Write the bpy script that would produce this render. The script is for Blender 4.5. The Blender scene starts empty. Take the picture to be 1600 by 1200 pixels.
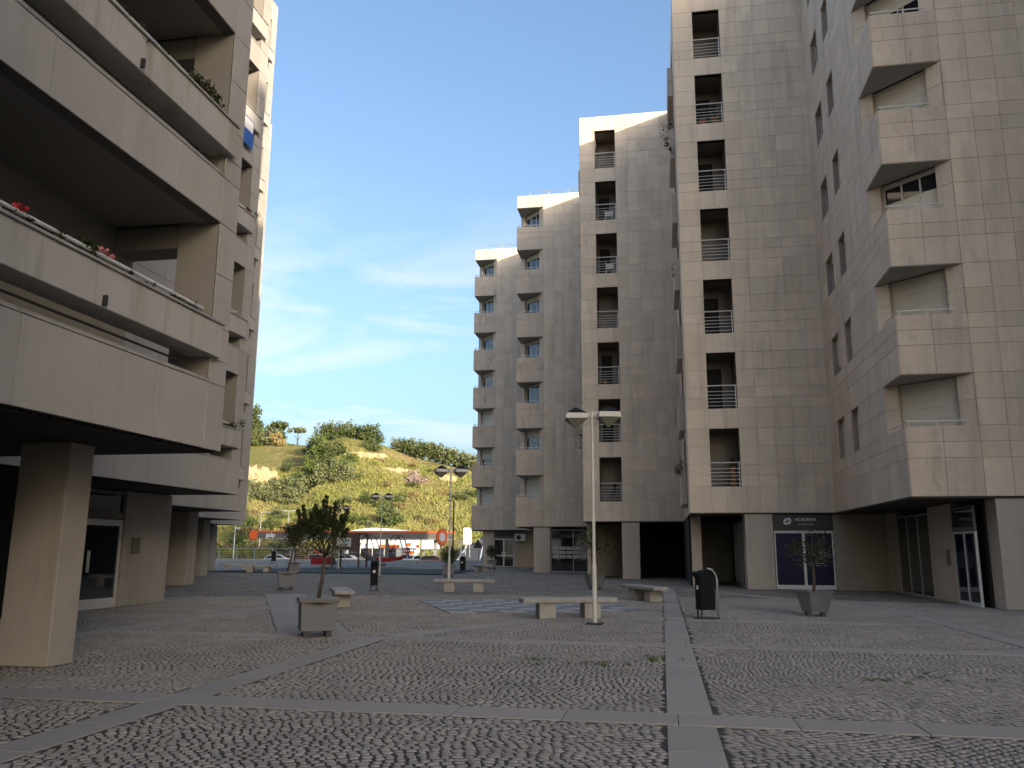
import bpy, bmesh, math, random
import numpy as np
from mathutils import Vector, Matrix
random.seed(7); rng = np.random.default_rng(11)
S = bpy.context.scene
COL = S.collection
# ------------------------------------------------------------------ camera
cam_d = bpy.data.cameras.new('camera'); cam = bpy.data.objects.new('camera', cam_d); COL.objects.link(cam)
cam_d.sensor_width = 36; cam_d.lens = 36*1290/1600; cam_d.clip_start = .05; cam_d.clip_end = 6000
vy = Vector((235, 259, 1290)).normalized(); vz = Vector((35, -6450, 1290)); vz = (vz - vy*vz.dot(vy)).normalized()
vx = vy.cross(vz)
right = Vector((vx[0], vy[0], vz[0])); down = Vector((vx[1], vy[1], vz[1])); fwd = Vector((vx[2], vy[2], vz[2]))
m = Matrix((right, -down, -fwd)).transposed().to_4x4(); m.translation = (0, 0, 1.6)
cam.matrix_world = m; S.camera = cam
CAMP = Vector((0, 0, 1.6)); CAMF = Vector(fwd)
# ------------------------------------------------------------------ light
AZ, EL = math.radians(136), math.radians(12.5)
to_sun = Vector((math.sin(AZ)*math.cos(EL), math.cos(AZ)*math.cos(EL), math.sin(EL)))
W = bpy.data.worlds.new('World'); S.world = W; W.use_nodes = True
nt = W.node_tree; N = nt.nodes; Lk = nt.links; bg = N['Background']
sky = N.new('ShaderNodeTexSky'); sky.sky_type = 'NISHITA'; sky.sun_disc = False
sky.sun_elevation = EL; sky.sun_rotation = AZ; sky.air_density = 1.0; sky.dust_density = 6.5; sky.ozone_density = 3.0; sky.altitude = 300
bg.inputs['Strength'].default_value = .15
tc = N.new('ShaderNodeTexCoord'); sep = N.new('ShaderNodeSeparateXYZ'); Lk.new(tc.outputs['Generated'], sep.inputs[0])
mp = N.new('ShaderNodeMapping'); mp.inputs['Scale'].default_value = (2.2, 2.2, 8.5); mp.inputs['Location'].default_value = (3.1, .4, .6)
Lk.new(tc.outputs['Generated'], mp.inputs[0])
cn = N.new('ShaderNodeTexNoise'); cn.inputs['Scale'].default_value = 1.55; cn.inputs['Detail'].default_value = 8; cn.inputs['Roughness'].default_value = .55; cn.inputs['Distortion'].default_value = .55
Lk.new(mp.outputs[0], cn.inputs['Vector'])
cr = N.new('ShaderNodeMapRange'); cr.inputs[1].default_value = .47; cr.inputs[2].default_value = .7; cr.inputs[4].default_value = .9; Lk.new(cn.outputs['Fac'], cr.inputs[0])
er = N.new('ShaderNodeMapRange'); er.interpolation_type = 'SMOOTHSTEP'; er.inputs[1].default_value = .46; er.inputs[2].default_value = .2; Lk.new(sep.outputs[2], er.inputs[0])
mu = N.new('ShaderNodeMath'); mu.operation = 'MULTIPLY'; Lk.new(cr.outputs[0], mu.inputs[0]); Lk.new(er.outputs[0], mu.inputs[1])
mxs = N.new('ShaderNodeMixRGB'); mxs.inputs[2].default_value = (2.6, 2.65, 2.7, 1)
Lk.new(mu.outputs[0], mxs.inputs[0]); Lk.new(sky.outputs[0], mxs.inputs[1]); Lk.new(mxs.outputs[0], bg.inputs[0])
sun_d = bpy.data.lights.new('sun', 'SUN'); sun_d.energy = 2.8; sun_d.angle = math.radians(.5); sun_d.color = (1, .88, .7)
sun = bpy.data.objects.new('sun', sun_d); COL.objects.link(sun); sun.location = (60, -60, 60)
sun.rotation_euler = to_sun.to_track_quat('Z', 'Y').to_euler()
S.view_settings.view_transform = 'Standard'; S.view_settings.look = 'None'; S.view_settings.gamma = 1; S.view_settings.use_curve_mapping = False
S.view_settings.exposure = 1.52
S.view_settings.use_white_balance = True; S.view_settings.white_balance_temperature = 6950; S.view_settings.white_balance_tint = 10
S.render.engine = 'CYCLES'; S.cycles.use_denoising = True; S.cycles.max_bounces = 8; S.cycles.diffuse_bounces = 5; S.cycles.glossy_bounces = 3; S.cycles.caustics_reflective = False; S.cycles.caustics_refractive = False

# ------------------------------------------------------------------ materials
M = {}
def mat(name, col, rough=.8, metal=0, var=0., nscale=4, ncol=None, namt=.0, bump=0., bscale=60, streak=0., streakcol=(.05, .05, .045), trans=0, spec=None, moss=0.):
    """Principled with per-piece tint variation, a second colour by noise, vertical streaks and fine bump"""
    m = bpy.data.materials.new(name); m.use_nodes = True; t = m.node_tree; n = t.nodes; l = t.links
    p = n['Principled BSDF']; p.inputs['Roughness'].default_value = rough; p.inputs['Metallic'].default_value = metal
    if spec is not None: p.inputs['Specular IOR Level'].default_value = spec
    if trans: p.inputs['Transmission Weight'].default_value = trans
    geo = n.new('ShaderNodeNewGeometry')
    c = n.new('ShaderNodeRGB'); c.outputs[0].default_value = (*col, 1); cur = c.outputs[0]
    if var:
        oi = n.new('ShaderNodeObjectInfo'); ad = n.new('ShaderNodeMath'); ad.operation = 'ADD'
        l.new(oi.outputs['Random'], ad.inputs[0]); l.new(geo.outputs['Random Per Island'], ad.inputs[1])
        fr = n.new('ShaderNodeMath'); fr.operation = 'FRACT'; l.new(ad.outputs[0], fr.inputs[0])
        mr = n.new('ShaderNodeMapRange'); mr.inputs[3].default_value = 1-var; mr.inputs[4].default_value = 1+var; l.new(fr.outputs[0], mr.inputs[0])
        hs = n.new('ShaderNodeHueSaturation'); l.new(cur, hs.inputs['Color']); l.new(mr.outputs[0], hs.inputs['Value'])
        m2 = n.new('ShaderNodeMapRange'); m2.inputs[3].default_value = 1+var*.8; m2.inputs[4].default_value = 1-var*.8
        f2 = n.new('ShaderNodeMath'); f2.operation = 'FRACT'; m7 = n.new('ShaderNodeMath'); m7.operation = 'MULTIPLY'; m7.inputs[1].default_value = 7.31
        l.new(fr.outputs[0], m7.inputs[0]); l.new(m7.outputs[0], f2.inputs[0]); l.new(f2.outputs[0], m2.inputs[0]); l.new(m2.outputs[0], hs.inputs['Saturation'])
        cur = hs.outputs[0]
    if namt and ncol:
        tn = n.new('ShaderNodeTexNoise'); tn.inputs['Scale'].default_value = nscale; tn.inputs['Detail'].default_value = 6; tn.inputs['Roughness'].default_value = .65
        l.new(geo.outputs['Position'], tn.inputs['Vector'])
        mr = n.new('ShaderNodeMapRange'); mr.inputs[1].default_value = .42; mr.inputs[2].default_value = .68; mr.inputs[4].default_value = namt; l.new(tn.outputs['Fac'], mr.inputs[0])
        mx = n.new('ShaderNodeMixRGB'); l.new(mr.outputs[0], mx.inputs[0]); l.new(cur, mx.inputs[1]); mx.inputs[2].default_value = (*ncol, 1); cur = mx.outputs[0]
    if streak:
        mp = n.new('ShaderNodeMapping'); mp.inputs['Scale'].default_value = (2.3, 2.3, .28); l.new(geo.outputs['Position'], mp.inputs[0])
        tn = n.new('ShaderNodeTexNoise'); tn.inputs['Scale'].default_value = 1.0; tn.inputs['Detail'].default_value = 9; tn.inputs['Roughness'].default_value = .68
        l.new(mp.outputs[0], tn.inputs['Vector'])
        mr = n.new('ShaderNodeMapRange'); mr.inputs[1].default_value = .51; mr.inputs[2].default_value = .76; mr.inputs[4].default_value = streak; l.new(tn.outputs['Fac'], mr.inputs[0])
        mx = n.new('ShaderNodeMixRGB'); l.new(mr.outputs[0], mx.inputs[0]); l.new(cur, mx.inputs[1]); mx.inputs[2].default_value = (*streakcol, 1); cur = mx.outputs[0]
    if moss:
        mp = n.new('ShaderNodeMapping'); mp.inputs['Scale'].default_value = (2.1, 2.1, .8); l.new(geo.outputs['Position'], mp.inputs[0])
        tn = n.new('ShaderNodeTexNoise'); tn.inputs['Scale'].default_value = 1.0; tn.inputs['Detail'].default_value = 9; tn.inputs['Roughness'].default_value = .75
        l.new(mp.outputs[0], tn.inputs['Vector'])
        mr = n.new('ShaderNodeMapRange'); mr.inputs[1].default_value = .55; mr.inputs[2].default_value = .70; mr.inputs[4].default_value = moss; l.new(tn.outputs['Fac'], mr.inputs[0])
        mx = n.new('ShaderNodeMixRGB'); l.new(mr.outputs[0], mx.inputs[0]); l.new(cur, mx.inputs[1]); mx.inputs[2].default_value = (.035, .035, .03, 1); cur = mx.outputs[0]
    l.new(cur, p.inputs['Base Color'])
    if bump:
        tn = n.new('ShaderNodeTexNoise'); tn.inputs['Scale'].default_value = bscale; tn.inputs['Detail'].default_value = 4; l.new(geo.outputs['Position'], tn.inputs['Vector'])
        b = n.new('ShaderNodeBump'); b.inputs['Strength'].default_value = bump; b.inputs['Distance'].default_value = .02; l.new(tn.outputs['Fac'], b.inputs['Height']); l.new(b.outputs[0], p.inputs['Normal'])
    M[name] = m; return m
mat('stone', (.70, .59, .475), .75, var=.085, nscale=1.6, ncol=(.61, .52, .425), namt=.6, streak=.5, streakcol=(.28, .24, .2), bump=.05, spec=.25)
mat('parapet_stone', (.60, .51, .43), .75, var=.06, nscale=1.6, ncol=(.46, .40, .34), namt=.5, streak=.35, streakcol=(.2, .18, .15), moss=.45, bump=.05, spec=.25)
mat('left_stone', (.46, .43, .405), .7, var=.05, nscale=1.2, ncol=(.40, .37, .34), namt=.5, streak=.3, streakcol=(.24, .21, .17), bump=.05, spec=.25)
mat('render_white', (.50, .475, .45), .85, nscale=1.5, ncol=(.45, .42, .38), namt=.6, streak=.85, streakcol=(.25, .21, .14))
mat('joint', (.42, .34, .28), .95)
mat('left_joint', (.15, .135, .12), .95)
mat('plaster', (.42, .37, .29), .9, nscale=.8, ncol=(.33, .29, .23), namt=.6, streak=.35, streakcol=(.2, .17, .12))
mat('row_pillar', (.52, .45, .385), .85, nscale=.9, ncol=(.45, .385, .32), namt=.6, streak=.4, streakcol=(.25, .22, .18), bump=.06, bscale=30)
mat('pillar', (.42, .385, .35), .85, nscale=.9, ncol=(.31, .275, .24), namt=.6, streak=.4, streakcol=(.22, .2, .15), bump=.08, bscale=30)
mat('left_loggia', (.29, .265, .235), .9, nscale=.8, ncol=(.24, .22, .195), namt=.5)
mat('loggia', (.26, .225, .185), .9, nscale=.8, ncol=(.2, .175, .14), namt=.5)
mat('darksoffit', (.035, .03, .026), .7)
mat('white_metal', (.68, .68, .66), .4)
mat('grey_metal', (.42, .44, .45), .45, metal=.5)
mat('dark_metal', (.03, .03, .03), .5)
mat('glass', (.012, .016, .02), .04, spec=1.0)
mat('blueglass', (.006, .010, .05), .3, spec=.12)
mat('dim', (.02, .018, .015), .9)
mat('shutter', (.60, .57, .50), .7, var=.06)
mat('curtain', (.75, .72, .6), .9)
mat('concrete', (.40, .38, .35), .85, nscale=2.5, ncol=(.28, .26, .23), namt=.7, streak=.3, streakcol=(.12, .11, .09), bump=.15, bscale=90)
mat('granite', (.355, .32, .29), .85, var=.08, nscale=55, ncol=(.26, .235, .21), namt=.9, bump=.25, bscale=140)
mat('cobble', (.325, .295, .27), .85, var=.14, nscale=.8, ncol=(.2, .19, .18), namt=.6, bump=.15, bscale=70)
mat('soil', (.05, .042, .034), .95, nscale=1.2, ncol=(.05, .052, .025), namt=.7)
mat('tile_light', (.38, .365, .35), .75, var=.08); mat('tile_dark', (.19, .195, .21), .75, var=.1)
mat('trunk', (.10, .075, .055), .9, nscale=12, ncol=(.05, .04, .03), namt=.7)
def leafmat(name, a, b, sc=1.5):
    mat(name, a, .65, var=.35, nscale=sc, ncol=b, namt=.9, spec=.2)
leafmat('leaf_dark', (.030, .042, .016), (.05, .06, .02), 4)
leafmat('leaf_olive', (.11, .13, .06), (.17, .18, .085), .6)
leafmat('leaf_green', (.08, .12, .03), (.13, .16, .045), .5)
leafmat('leaf_bush', (.06, .085, .03), (.10, .12, .045), .5)
leafmat('leaf_yellow', (.26, .24, .04), (.16, .19, .05), .6)
leafmat('leaf_straw', (.30, .23, .11), (.22, .19, .08), .5)
leafmat('leaf_pink', (.36, .27, .26), (.28, .2, .16), 1)
mat('grass', (.18, .19, .06), .8, var=.14, nscale=.06, ncol=(.28, .23, .11), namt=.9, spec=.1)
mat('planter', (.155, .16, .175), .6, nscale=3, ncol=(.15, .15, .15), namt=.5, streak=.3, streakcol=(.12, .12, .11))
mat('lamp_white', (.62, .6, .55), .5); mat('lamp_top', (.02, .022, .03), .8, spec=.1); mat('lamp_glass', (.26, .25, .19), .5)
mat('bin', (.008, .008, .012), .6, spec=.15)
mat('rubber', (.018, .028, .032), .9); mat('red', (.26, .015, .02), .5); mat('orange', (.78, .12, .02), .45); mat('white', (.8, .8, .78), .5)
mat('blue', (.03, .12, .5), .5); mat('asphalt', (.06, .06, .06), .9, nscale=.4, ncol=(.085, .083, .08), namt=.6); mat('dry_earth', (.28, .24, .16), .9, nscale=.1, ncol=(.16, .17, .07), namt=.8); mat('fascia_grey', (.13, .115, .11), .6); mat('skyblue', (.45, .6, .7), .5)
mat('rock', (.34, .28, .18), .9, nscale=.5, ncol=(.34, .24, .13), namt=.8, bump=.6, bscale=1.2)
mat('flower', (.7, .05, .06), .6); mat('flower_pink', (.75, .3, .32), .6); mat('play_grey', (.10, .075, .075), .7); mat('purple', (.05, .02, .09), .5)
mat('carwhite', (.75, .75, .75), .25); mat('carred', (.3, .03, .03), .25); mat('cargrey', (.12, .13, .14), .25); mat('tyre', (.015, .015, .015), .8)
mat('terracotta', (.3, .12, .06), .8); mat('copper', (.16, .14, .12), .6)
# far paving: small setts read as texture only
def paving_far():
    m = bpy.data.materials.new('paving_far'); m.use_nodes = True; t = m.node_tree; n = t.nodes; l = t.links; p = n['Principled BSDF']; p.inputs['Roughness'].default_value = .85
    g = n.new('ShaderNodeNewGeometry')
    v = n.new('ShaderNodeTexVoronoi'); v.inputs['Scale'].default_value = 9.5; v.feature = 'F1'; l.new(g.outputs['Position'], v.inputs['Vector'])
    ve = n.new('ShaderNodeTexVoronoi'); ve.inputs['Scale'].default_value = 9.5; ve.feature = 'DISTANCE_TO_EDGE'; l.new(g.outputs['Position'], ve.inputs['Vector'])
    r = n.new('ShaderNodeMapRange'); r.inputs[1].default_value = .02; r.inputs[2].default_value = .12; l.new(ve.outputs['Distance'], r.inputs[0])
    tn = n.new('ShaderNodeTexNoise'); tn.inputs['Scale'].default_value = .9; tn.inputs['Detail'].default_value = 7; tn.inputs['Roughness'].default_value = .7; l.new(g.outputs['Position'], tn.inputs['Vector'])
    ramp = n.new('ShaderNodeValToRGB'); e = ramp.color_ramp.elements; e[0].position = .35; e[0].color = (.21, .185, .14, 1); e[1].position = .62; e[1].color = (.40, .355, .31, 1); l.new(tn.outputs['Fac'], ramp.inputs[0])
    hs = n.new('ShaderNodeHueSaturation'); sp = n.new('ShaderNodeSeparateColor'); l.new(v.outputs['Color'], sp.inputs[0]); mr = n.new('ShaderNodeMapRange'); mr.inputs[3].default_value = .75; mr.inputs[4].default_value = 1.2; l.new(sp.outputs[0], mr.inputs[0]); l.new(mr.outputs[0], hs.inputs['Value']); l.new(ramp.outputs[0], hs.inputs['Color'])
    mx = n.new('ShaderNodeMixRGB'); mx.inputs[1].default_value = (.05, .042, .03, 1); l.new(r.outputs[0], mx.inputs[0]); l.new(hs.outputs[0], mx.inputs[2]); l.new(mx.outputs[0], p.inputs['Base Color'])
    b = n.new('ShaderNodeBump'); b.inputs['Strength'].default_value = .6; b.inputs['Distance'].default_value = .03; l.new(r.outputs[0], b.inputs['Height']); l.new(b.outputs[0], p.inputs['Normal'])
    M['paving_far'] = m
paving_far()
def hillmat():
    m = bpy.data.materials.new('hill'); m.use_nodes = True; t = m.node_tree; n = t.nodes; l = t.links; p = n['Principled BSDF']; p.inputs['Roughness'].default_value = .95; p.inputs['Specular IOR Level'].default_value = .1
    g = n.new('ShaderNodeNewGeometry')
    a = n.new('ShaderNodeTexNoise'); a.inputs['Scale'].default_value = .045; a.inputs['Detail'].default_value = 6; a.inputs['Roughness'].default_value = .6; l.new(g.outputs['Position'], a.inputs['Vector'])
    r = n.new('ShaderNodeValToRGB'); e = r.color_ramp.elements; e[0].position = .36; e[0].color = (.125, .155, .04, 1); e[1].position = .64; e[1].color = (.29, .225, .11, 1)
    x = e.new(.5); x.color = (.2, .19, .065, 1); l.new(a.outputs['Fac'], r.inputs[0])
    b = n.new('ShaderNodeTexNoise'); b.inputs['Scale'].default_value = .9; b.inputs['Detail'].default_value = 6; b.inputs['Roughness'].default_value = .75; l.new(g.outputs['Position'], b.inputs['Vector'])
    mr = n.new('ShaderNodeMapRange'); mr.inputs[1].default_value = .3; mr.inputs[2].default_value = .7; mr.inputs[3].default_value = .55; mr.inputs[4].default_value = 1.35; l.new(b.outputs['Fac'], mr.inputs[0])
    h = n.new('ShaderNodeHueSaturation'); l.new(r.outputs[0], h.inputs['Color']); l.new(mr.outputs[0], h.inputs['Value']); l.new(h.outputs[0], p.inputs['Base Color'])
    bm = n.new('ShaderNodeBump'); bm.inputs['Strength'].default_value = .9; bm.inputs['Distance'].default_value = .6; l.new(b.outputs['Fac'], bm.inputs['Height']); l.new(bm.outputs[0], p.inputs['Normal'])
    M['hill'] = m
hillmat()

# ------------------------------------------------------------------ helpers
class MB:
    def __init__(s): s.v = []; s.f = []
    def quad(s, *p): i = len(s.v); s.v += [tuple(q) for q in p]; s.f.append(tuple(range(i, i+len(p)))); return s
    def box(s, x0, x1, y0, y1, z0, z1, fr=None):
        i = len(s.v); P = [(x, y, z) for z in (z0, z1) for y in (y0, y1) for x in (x0, x1)]
        if fr: P = [fr(*q) for q in P]
        s.v += P; s.f += [tuple(i+k for k in q) for q in ((0, 2, 3, 1), (4, 5, 7, 6), (0, 1, 5, 4), (2, 6, 7, 3), (0, 4, 6, 2), (1, 3, 7, 5))]
        return s
    def prism(s, pts, z0, z1):
        i = len(s.v); n = len(pts); s.v += [(x, y, z0) for x, y in pts]+[(x, y, z1) for x, y in pts]
        s.f.append(tuple(i+n-1-k for k in range(n))); s.f.append(tuple(i+n+k for k in range(n)))
        for k in range(n): s.f.append((i+k, i+(k+1) % n, i+n+(k+1) % n, i+n+k))
        return s
    def extr(s, prof, y0, y1):          # profile in xz, extruded along y
        i = len(s.v); n = len(prof); s.v += [(x, y0, z) for x, z in prof]+[(x, y1, z) for x, z in prof]
        s.f.append(tuple(i+k for k in range(n))); s.f.append(tuple(i+n+n-1-k for k in range(n)))
        for k in range(n): s.f.append((i+k, i+n+k, i+n+(k+1) % n, i+(k+1) % n))
        return s
    def tube(s, pts, rad, n=8):
        pts = [Vector(p) for p in pts]; rads = rad if isinstance(rad, (list, tuple)) else [rad]*len(pts); i0 = len(s.v)
        for k, p in enumerate(pts):
            d = (pts[min(k+1, len(pts)-1)]-pts[max(k-1, 0)]).normalized()
            a = d.orthogonal().normalized() if abs(d.z) > .95 else d.cross(Vector((0, 0, 1))).normalized(); b = d.cross(a)
            for j in range(n): t = 2*math.pi*j/n; s.v.append(tuple(p+(a*math.cos(t)+b*math.sin(t))*rads[k]))
        for k in range(len(pts)-1):
            for j in range(n): a_ = i0+k*n+j; b_ = i0+k*n+(j+1) % n; s.f.append((a_, b_, b_+n, a_+n))
        s.f.append(tuple(i0+j for j in range(n))[::-1]); s.f.append(tuple(i0+(len(pts)-1)*n+j for j in range(n)))
        return s
    def lathe(s, prof, n=16, c=(0, 0), rot=0):
        i0 = len(s.v)
        for r, z in prof:
            for j in range(n): t = 2*math.pi*j/n+rot; s.v.append((c[0]+r*math.cos(t), c[1]+r*math.sin(t), z))
        for k in range(len(prof)-1):
            for j in range(n): a_ = i0+k*n+j; b_ = i0+k*n+(j+1) % n; s.f.append((a_, b_, b_+n, a_+n))
        s.f.append(tuple(i0+j for j in range(n))[::-1]); s.f.append(tuple(i0+(len(prof)-1)*n+j for j in range(n)))
        return s
    def mesh(s, name, material, smooth=False, bevel=0):
        me = bpy.data.meshes.new(name); me.from_pydata(s.v, [], s.f); me.materials.append(M[material])
        bm = bmesh.new(); bm.from_mesh(me)
        if bevel: bmesh.ops.bevel(bm, geom=bm.edges[:], offset=bevel, segments=1, affect='EDGES', clamp_overlap=True)
        bmesh.ops.recalc_face_normals(bm, faces=bm.faces); bm.to_mesh(me); bm.free()
        if smooth: me.polygons.foreach_set('use_smooth', [True]*len(me.polygons))
        return me
    def build(s, name, material, parent=None, smooth=False, bevel=0, kind=None):
        return link(name, s.mesh(name, material, smooth, bevel), parent, kind)
def link(name, me, parent=None, kind=None):
    o = bpy.data.objects.new(name, me); COL.objects.link(o); o.parent = parent
    if kind: o['kind'] = kind
    return o
def tag(o, label=None, cat=None, group=None, kind=None):
    if label: o['label'] = label
    if cat: o['category'] = cat
    if group: o['group'] = group
    if kind: o['kind'] = kind
    return o
def thing(name, label, cat, loc=(0, 0, 0), rz=0, group=None):
    o = bpy.data.objects.new(name, None); COL.objects.link(o); o.location = loc; o.rotation_euler = (0, 0, rz); o.empty_display_size = .2
    return tag(o, label, cat, group)
def copy_tree(o, parent=None):
    c = o.copy(); COL.objects.link(c); c.parent = parent
    for ch in list(o.children): copy_tree(ch, c)
    return c
def rawmesh(name, V, F4=None, F3=None, material=None, smooth=False):
    me = bpy.data.meshes.new(name); V = np.asarray(V, np.float32); me.vertices.add(len(V)); me.vertices.foreach_set('co', V.ravel())
    n4 = 0 if F4 is None else len(F4); n3 = 0 if F3 is None else len(F3); li = []; st = []
    if n4: li.append(np.asarray(F4, np.int32).ravel()); st.append(np.arange(n4)*4)
    if n3: li.append(np.asarray(F3, np.int32).ravel()); st.append(n4*4+np.arange(n3)*3)
    li = np.concatenate(li); st = np.concatenate(st).astype(np.int32)
    me.loops.add(len(li)); me.loops.foreach_set('vertex_index', li); me.polygons.add(n4+n3); me.polygons.foreach_set('loop_start', st)
    me.update(calc_edges=True); me.validate(); me.materials.append(M[material])
    if smooth: me.polygons.foreach_set('use_smooth', [True]*len(me.polygons))
    return me
def text_mesh(txt, size, material, bold=0., depth=.004):
    cu = bpy.data.curves.new('lettering', 'FONT'); cu.body = txt; cu.size = size; cu.extrude = depth; cu.offset = bold; cu.align_x = 'CENTER'
    o = bpy.data.objects.new('lettering', cu); COL.objects.link(o); dg = bpy.context.evaluated_depsgraph_get()
    me = bpy.data.meshes.new_from_object(o.evaluated_get(dg)); bpy.data.objects.remove(o); me.materials.clear(); me.materials.append(M[material]); return me
def Fr(rot, ox, oy):                    # facade frame: s along the wall, d inward, z up
    c, s_ = math.cos(rot), math.sin(rot)
    f = lambda s, d, z: (ox+c*s-s_*d, oy+s_*s+c*d, z)
    f.rot = rot; f.o = (ox, oy); return f
def gz(y): return .3*min(max((y-58)/24, 0), 1)
PAN = {}
def panel_mesh(w, h, material, t=.02):
    k = (round(w, 3), round(h, 3), material)
    if k not in PAN:
        c = .004; a, b = w/2, h/2
        V = [(-a, 0, -b), (a, 0, -b), (a, 0, b), (-a, 0, b), (-a, -t+c, -b), (a, -t+c, -b), (a, -t+c, b), (-a, -t+c, b), (-a+c, -t, -b+c), (a-c, -t, -b+c), (a-c, -t, b-c), (-a+c, -t, b-c)]
        F = [(8, 9, 10, 11)]
        for j in range(4): q = (j+1) % 4; F += [(j, q, q+4, j+4), (j+4, q+4, q+8, j+8)]
        me = bpy.data.meshes.new('panel'); me.from_pydata(V, [], F); me.materials.append(M[material]); PAN[k] = me
    return PAN[k]
class Clad:
    """stone cladding of one building: every panel a piece; the 300 that show largest are objects, the rest one part"""
    def __init__(s, bld, base): s.b = bld; s.base = Vector(base); s.items = []; s.wall = MB()
    def grid(s, fr, sl, zl, skip=None, material='stone', wall=.25, gap=.005):
        for a, b in zip(sl, sl[1:]):
            for z0, z1 in zip(zl, zl[1:]):
                if skip and skip((a+b)/2, (z0+z1)/2): continue
                s.panel(fr, a, b, z0, z1, material(a, z0) if callable(material) else material, gap)
                if wall: s.wall.box(a, b, 0, wall, z0, z1, fr)
    def panel(s, fr, a, b, z0, z1, material, gap=.005):
        p = Vector(fr((a+b)/2, 0, (z0+z1)/2)); s.items.append((p, fr.rot, b-a-2*gap, z1-z0-2*gap, material))
    def emit(s, nmax=300, wallmat='joint'):
        def score(it):
            p, rot, w, h, _ = it; d = s.base+p-CAMP; n = Vector((math.sin(rot), -math.cos(rot), 0)); dep = d.dot(CAMF)
            if dep < 1: return 0
            u = d.dot(right)/dep; v = d.dot(down)/dep
            vis = 1 if abs(u) < .66 and abs(v) < .5 else .02
            return vis*w*h*max(0, -d.normalized().dot(n))/d.length_squared
        it = sorted(s.items, key=score, reverse=True)
        for p, rot, w, h, mt in it[:nmax]:
            o = link('panel', panel_mesh(w, h, mt), s.b); o.location = p; o.rotation_euler = (0, 0, rot)
        if it[nmax:]:
            V = []; F = []
            for p, rot, w, h, mt in it[nmax:]:
                me = panel_mesh(w, h, mt); i = len(V); c, q = math.cos(rot), math.sin(rot)
                V += [(p.x+c*v.co.x-q*v.co.y, p.y+q*v.co.x+c*v.co.y, p.z+v.co.z) for v in me.vertices]; F += [tuple(i+k for k in f.vertices) for f in me.polygons]
            me = bpy.data.meshes.new('stone_panels'); me.from_pydata(V, [], F); me.materials.append(M[it[-1][4]]); link('stone_panels', me, s.b, 'stuff')
        if s.wall.v: s.wall.build('wall', wallmat, s.b)
def window(bld, fr, s0, s1, z0, z1, d=.16, shut=0., nm=2, curtain=False, glass='glass', fw=.05):
    f = MB(); f.box(s0, s1, d, d+.06, z0, z0+fw, fr).box(s0, s1, d, d+.06, z1-fw, z1, fr)
    f.box(s0, s0+fw, d, d+.06, z0+fw, z1-fw, fr).box(s1-fw, s1, d, d+.06, z0+fw, z1-fw, fr)
    for k in range(1, nm): c = s0+(s1-s0)*k/nm; f.box(c-fw*.6, c+fw*.6, d+.002, d+.058, z0+fw, z1-fw, fr)
    w = f.build('window', 'white_metal', bld)
    for k in range(nm):
        a = s0+(s1-s0)*k/nm; b = s0+(s1-s0)*(k+1)/nm; MB().box(a+.02, b-.02, d+.025, d+.035, z0+.02, z1-.02, fr).build('pane', glass, w)
    if curtain: MB().box(s0+.04, s1-.04, d+.012, d+.02, z0+fw, z0+(z1-z0)*.6, fr).build('curtain', 'curtain', w)
    if shut > 0:
        zb = z1-(z1-z0)*shut; sm = MB(); n = max(2, int((z1-zb)/.055)); h = (z1-zb)/n
        for k in range(n): sm.box(s0+.01, s1-.01, d-.03+.006*(k % 2), d-.012+.006*(k % 2), zb+k*h, zb+(k+1)*h, fr)
        sm.build('roller_shutter', 'shutter', w)
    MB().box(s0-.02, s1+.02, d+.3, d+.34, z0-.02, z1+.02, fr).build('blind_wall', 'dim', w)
    return w
def leafcloud(centers, radii, n, size, rs, flat=.5, up=0., elong=1.):
    """n leaf faces spread through overlapping clumps (centers k x 3)"""
    c = np.asarray(centers); r = np.asarray(radii); k = rs.integers(0, len(c), n)
    d = rs.normal(size=(n, 3)); d /= np.linalg.norm(d, axis=1)[:, None]; q = rs.random(n)**.45
    p = c[k]+d*(q*r[k])[:, None]
    a = rs.normal(size=(n, 3)); a[:, 2] += up; a /= np.linalg.norm(a, axis=1)[:, None]
    b = np.cross(a, rs.normal(size=(n, 3))); b /= np.linalg.norm(b, axis=1)[:, None]
    s = size*(0.6+.8*rs.random(n))[:, None]; L = a*s*elong; Wd = b*s*flat
    V = np.stack([p-L, p+Wd, p+L, p-Wd], 1).reshape(-1, 3); F = np.arange(4*n).reshape(-1, 4)
    return V, F

# ------------------------------------------------------------------ ground and hill
R1 = 30.
g = MB(); g.prism([(-45, -25), (45, -25), (45, 40), (-45, 40)], -.5, -.013)
plaza = g.build('plaza', 'soil'); tag(plaza, 'cobbled pedestrian plaza between the apartment blocks', kind='structure')
xs = np.linspace(-75, 45, 61); ys = np.concatenate([np.linspace(0, 58, 30), np.linspace(60, 86, 14)])
def far_paving():
    nth, nr = 64, 26; V = []; F = []
    rr = np.concatenate([[R1], np.geomspace(R1+1, 92, nr-1)]); th = np.linspace(math.radians(-75), math.radians(65), nth)
    for r in rr:
        for t in th: x = r*math.sin(t); y = min(r*math.cos(t), 84.0+.0*x); V.append((x, y, -.004+gz(y)))
    for i in range(nr-1):
        for j in range(nth-1): a = i*nth+j; F.append((a, a+1, a+nth+1, a+nth))
    return V, F
V, F = far_paving(); o = link('paving', rawmesh('paving', V, F4=F, material='paving_far')); tag(o, 'small sett paving of the far part of the plaza', kind='structure')
MB().prism([(-75, 84), (45, 84), (45, 84.3), (-75, 84.3)], -1.2, .42).build('plaza_kerb', 'concrete', kind='structure')
gd = MB(); gd.prism([(-3000, -3000), (3000, -3000), (3000, 3000), (-3000, 3000)], -2.2, -1.2); gd.build('ground', 'dry_earth', kind='structure')
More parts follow.
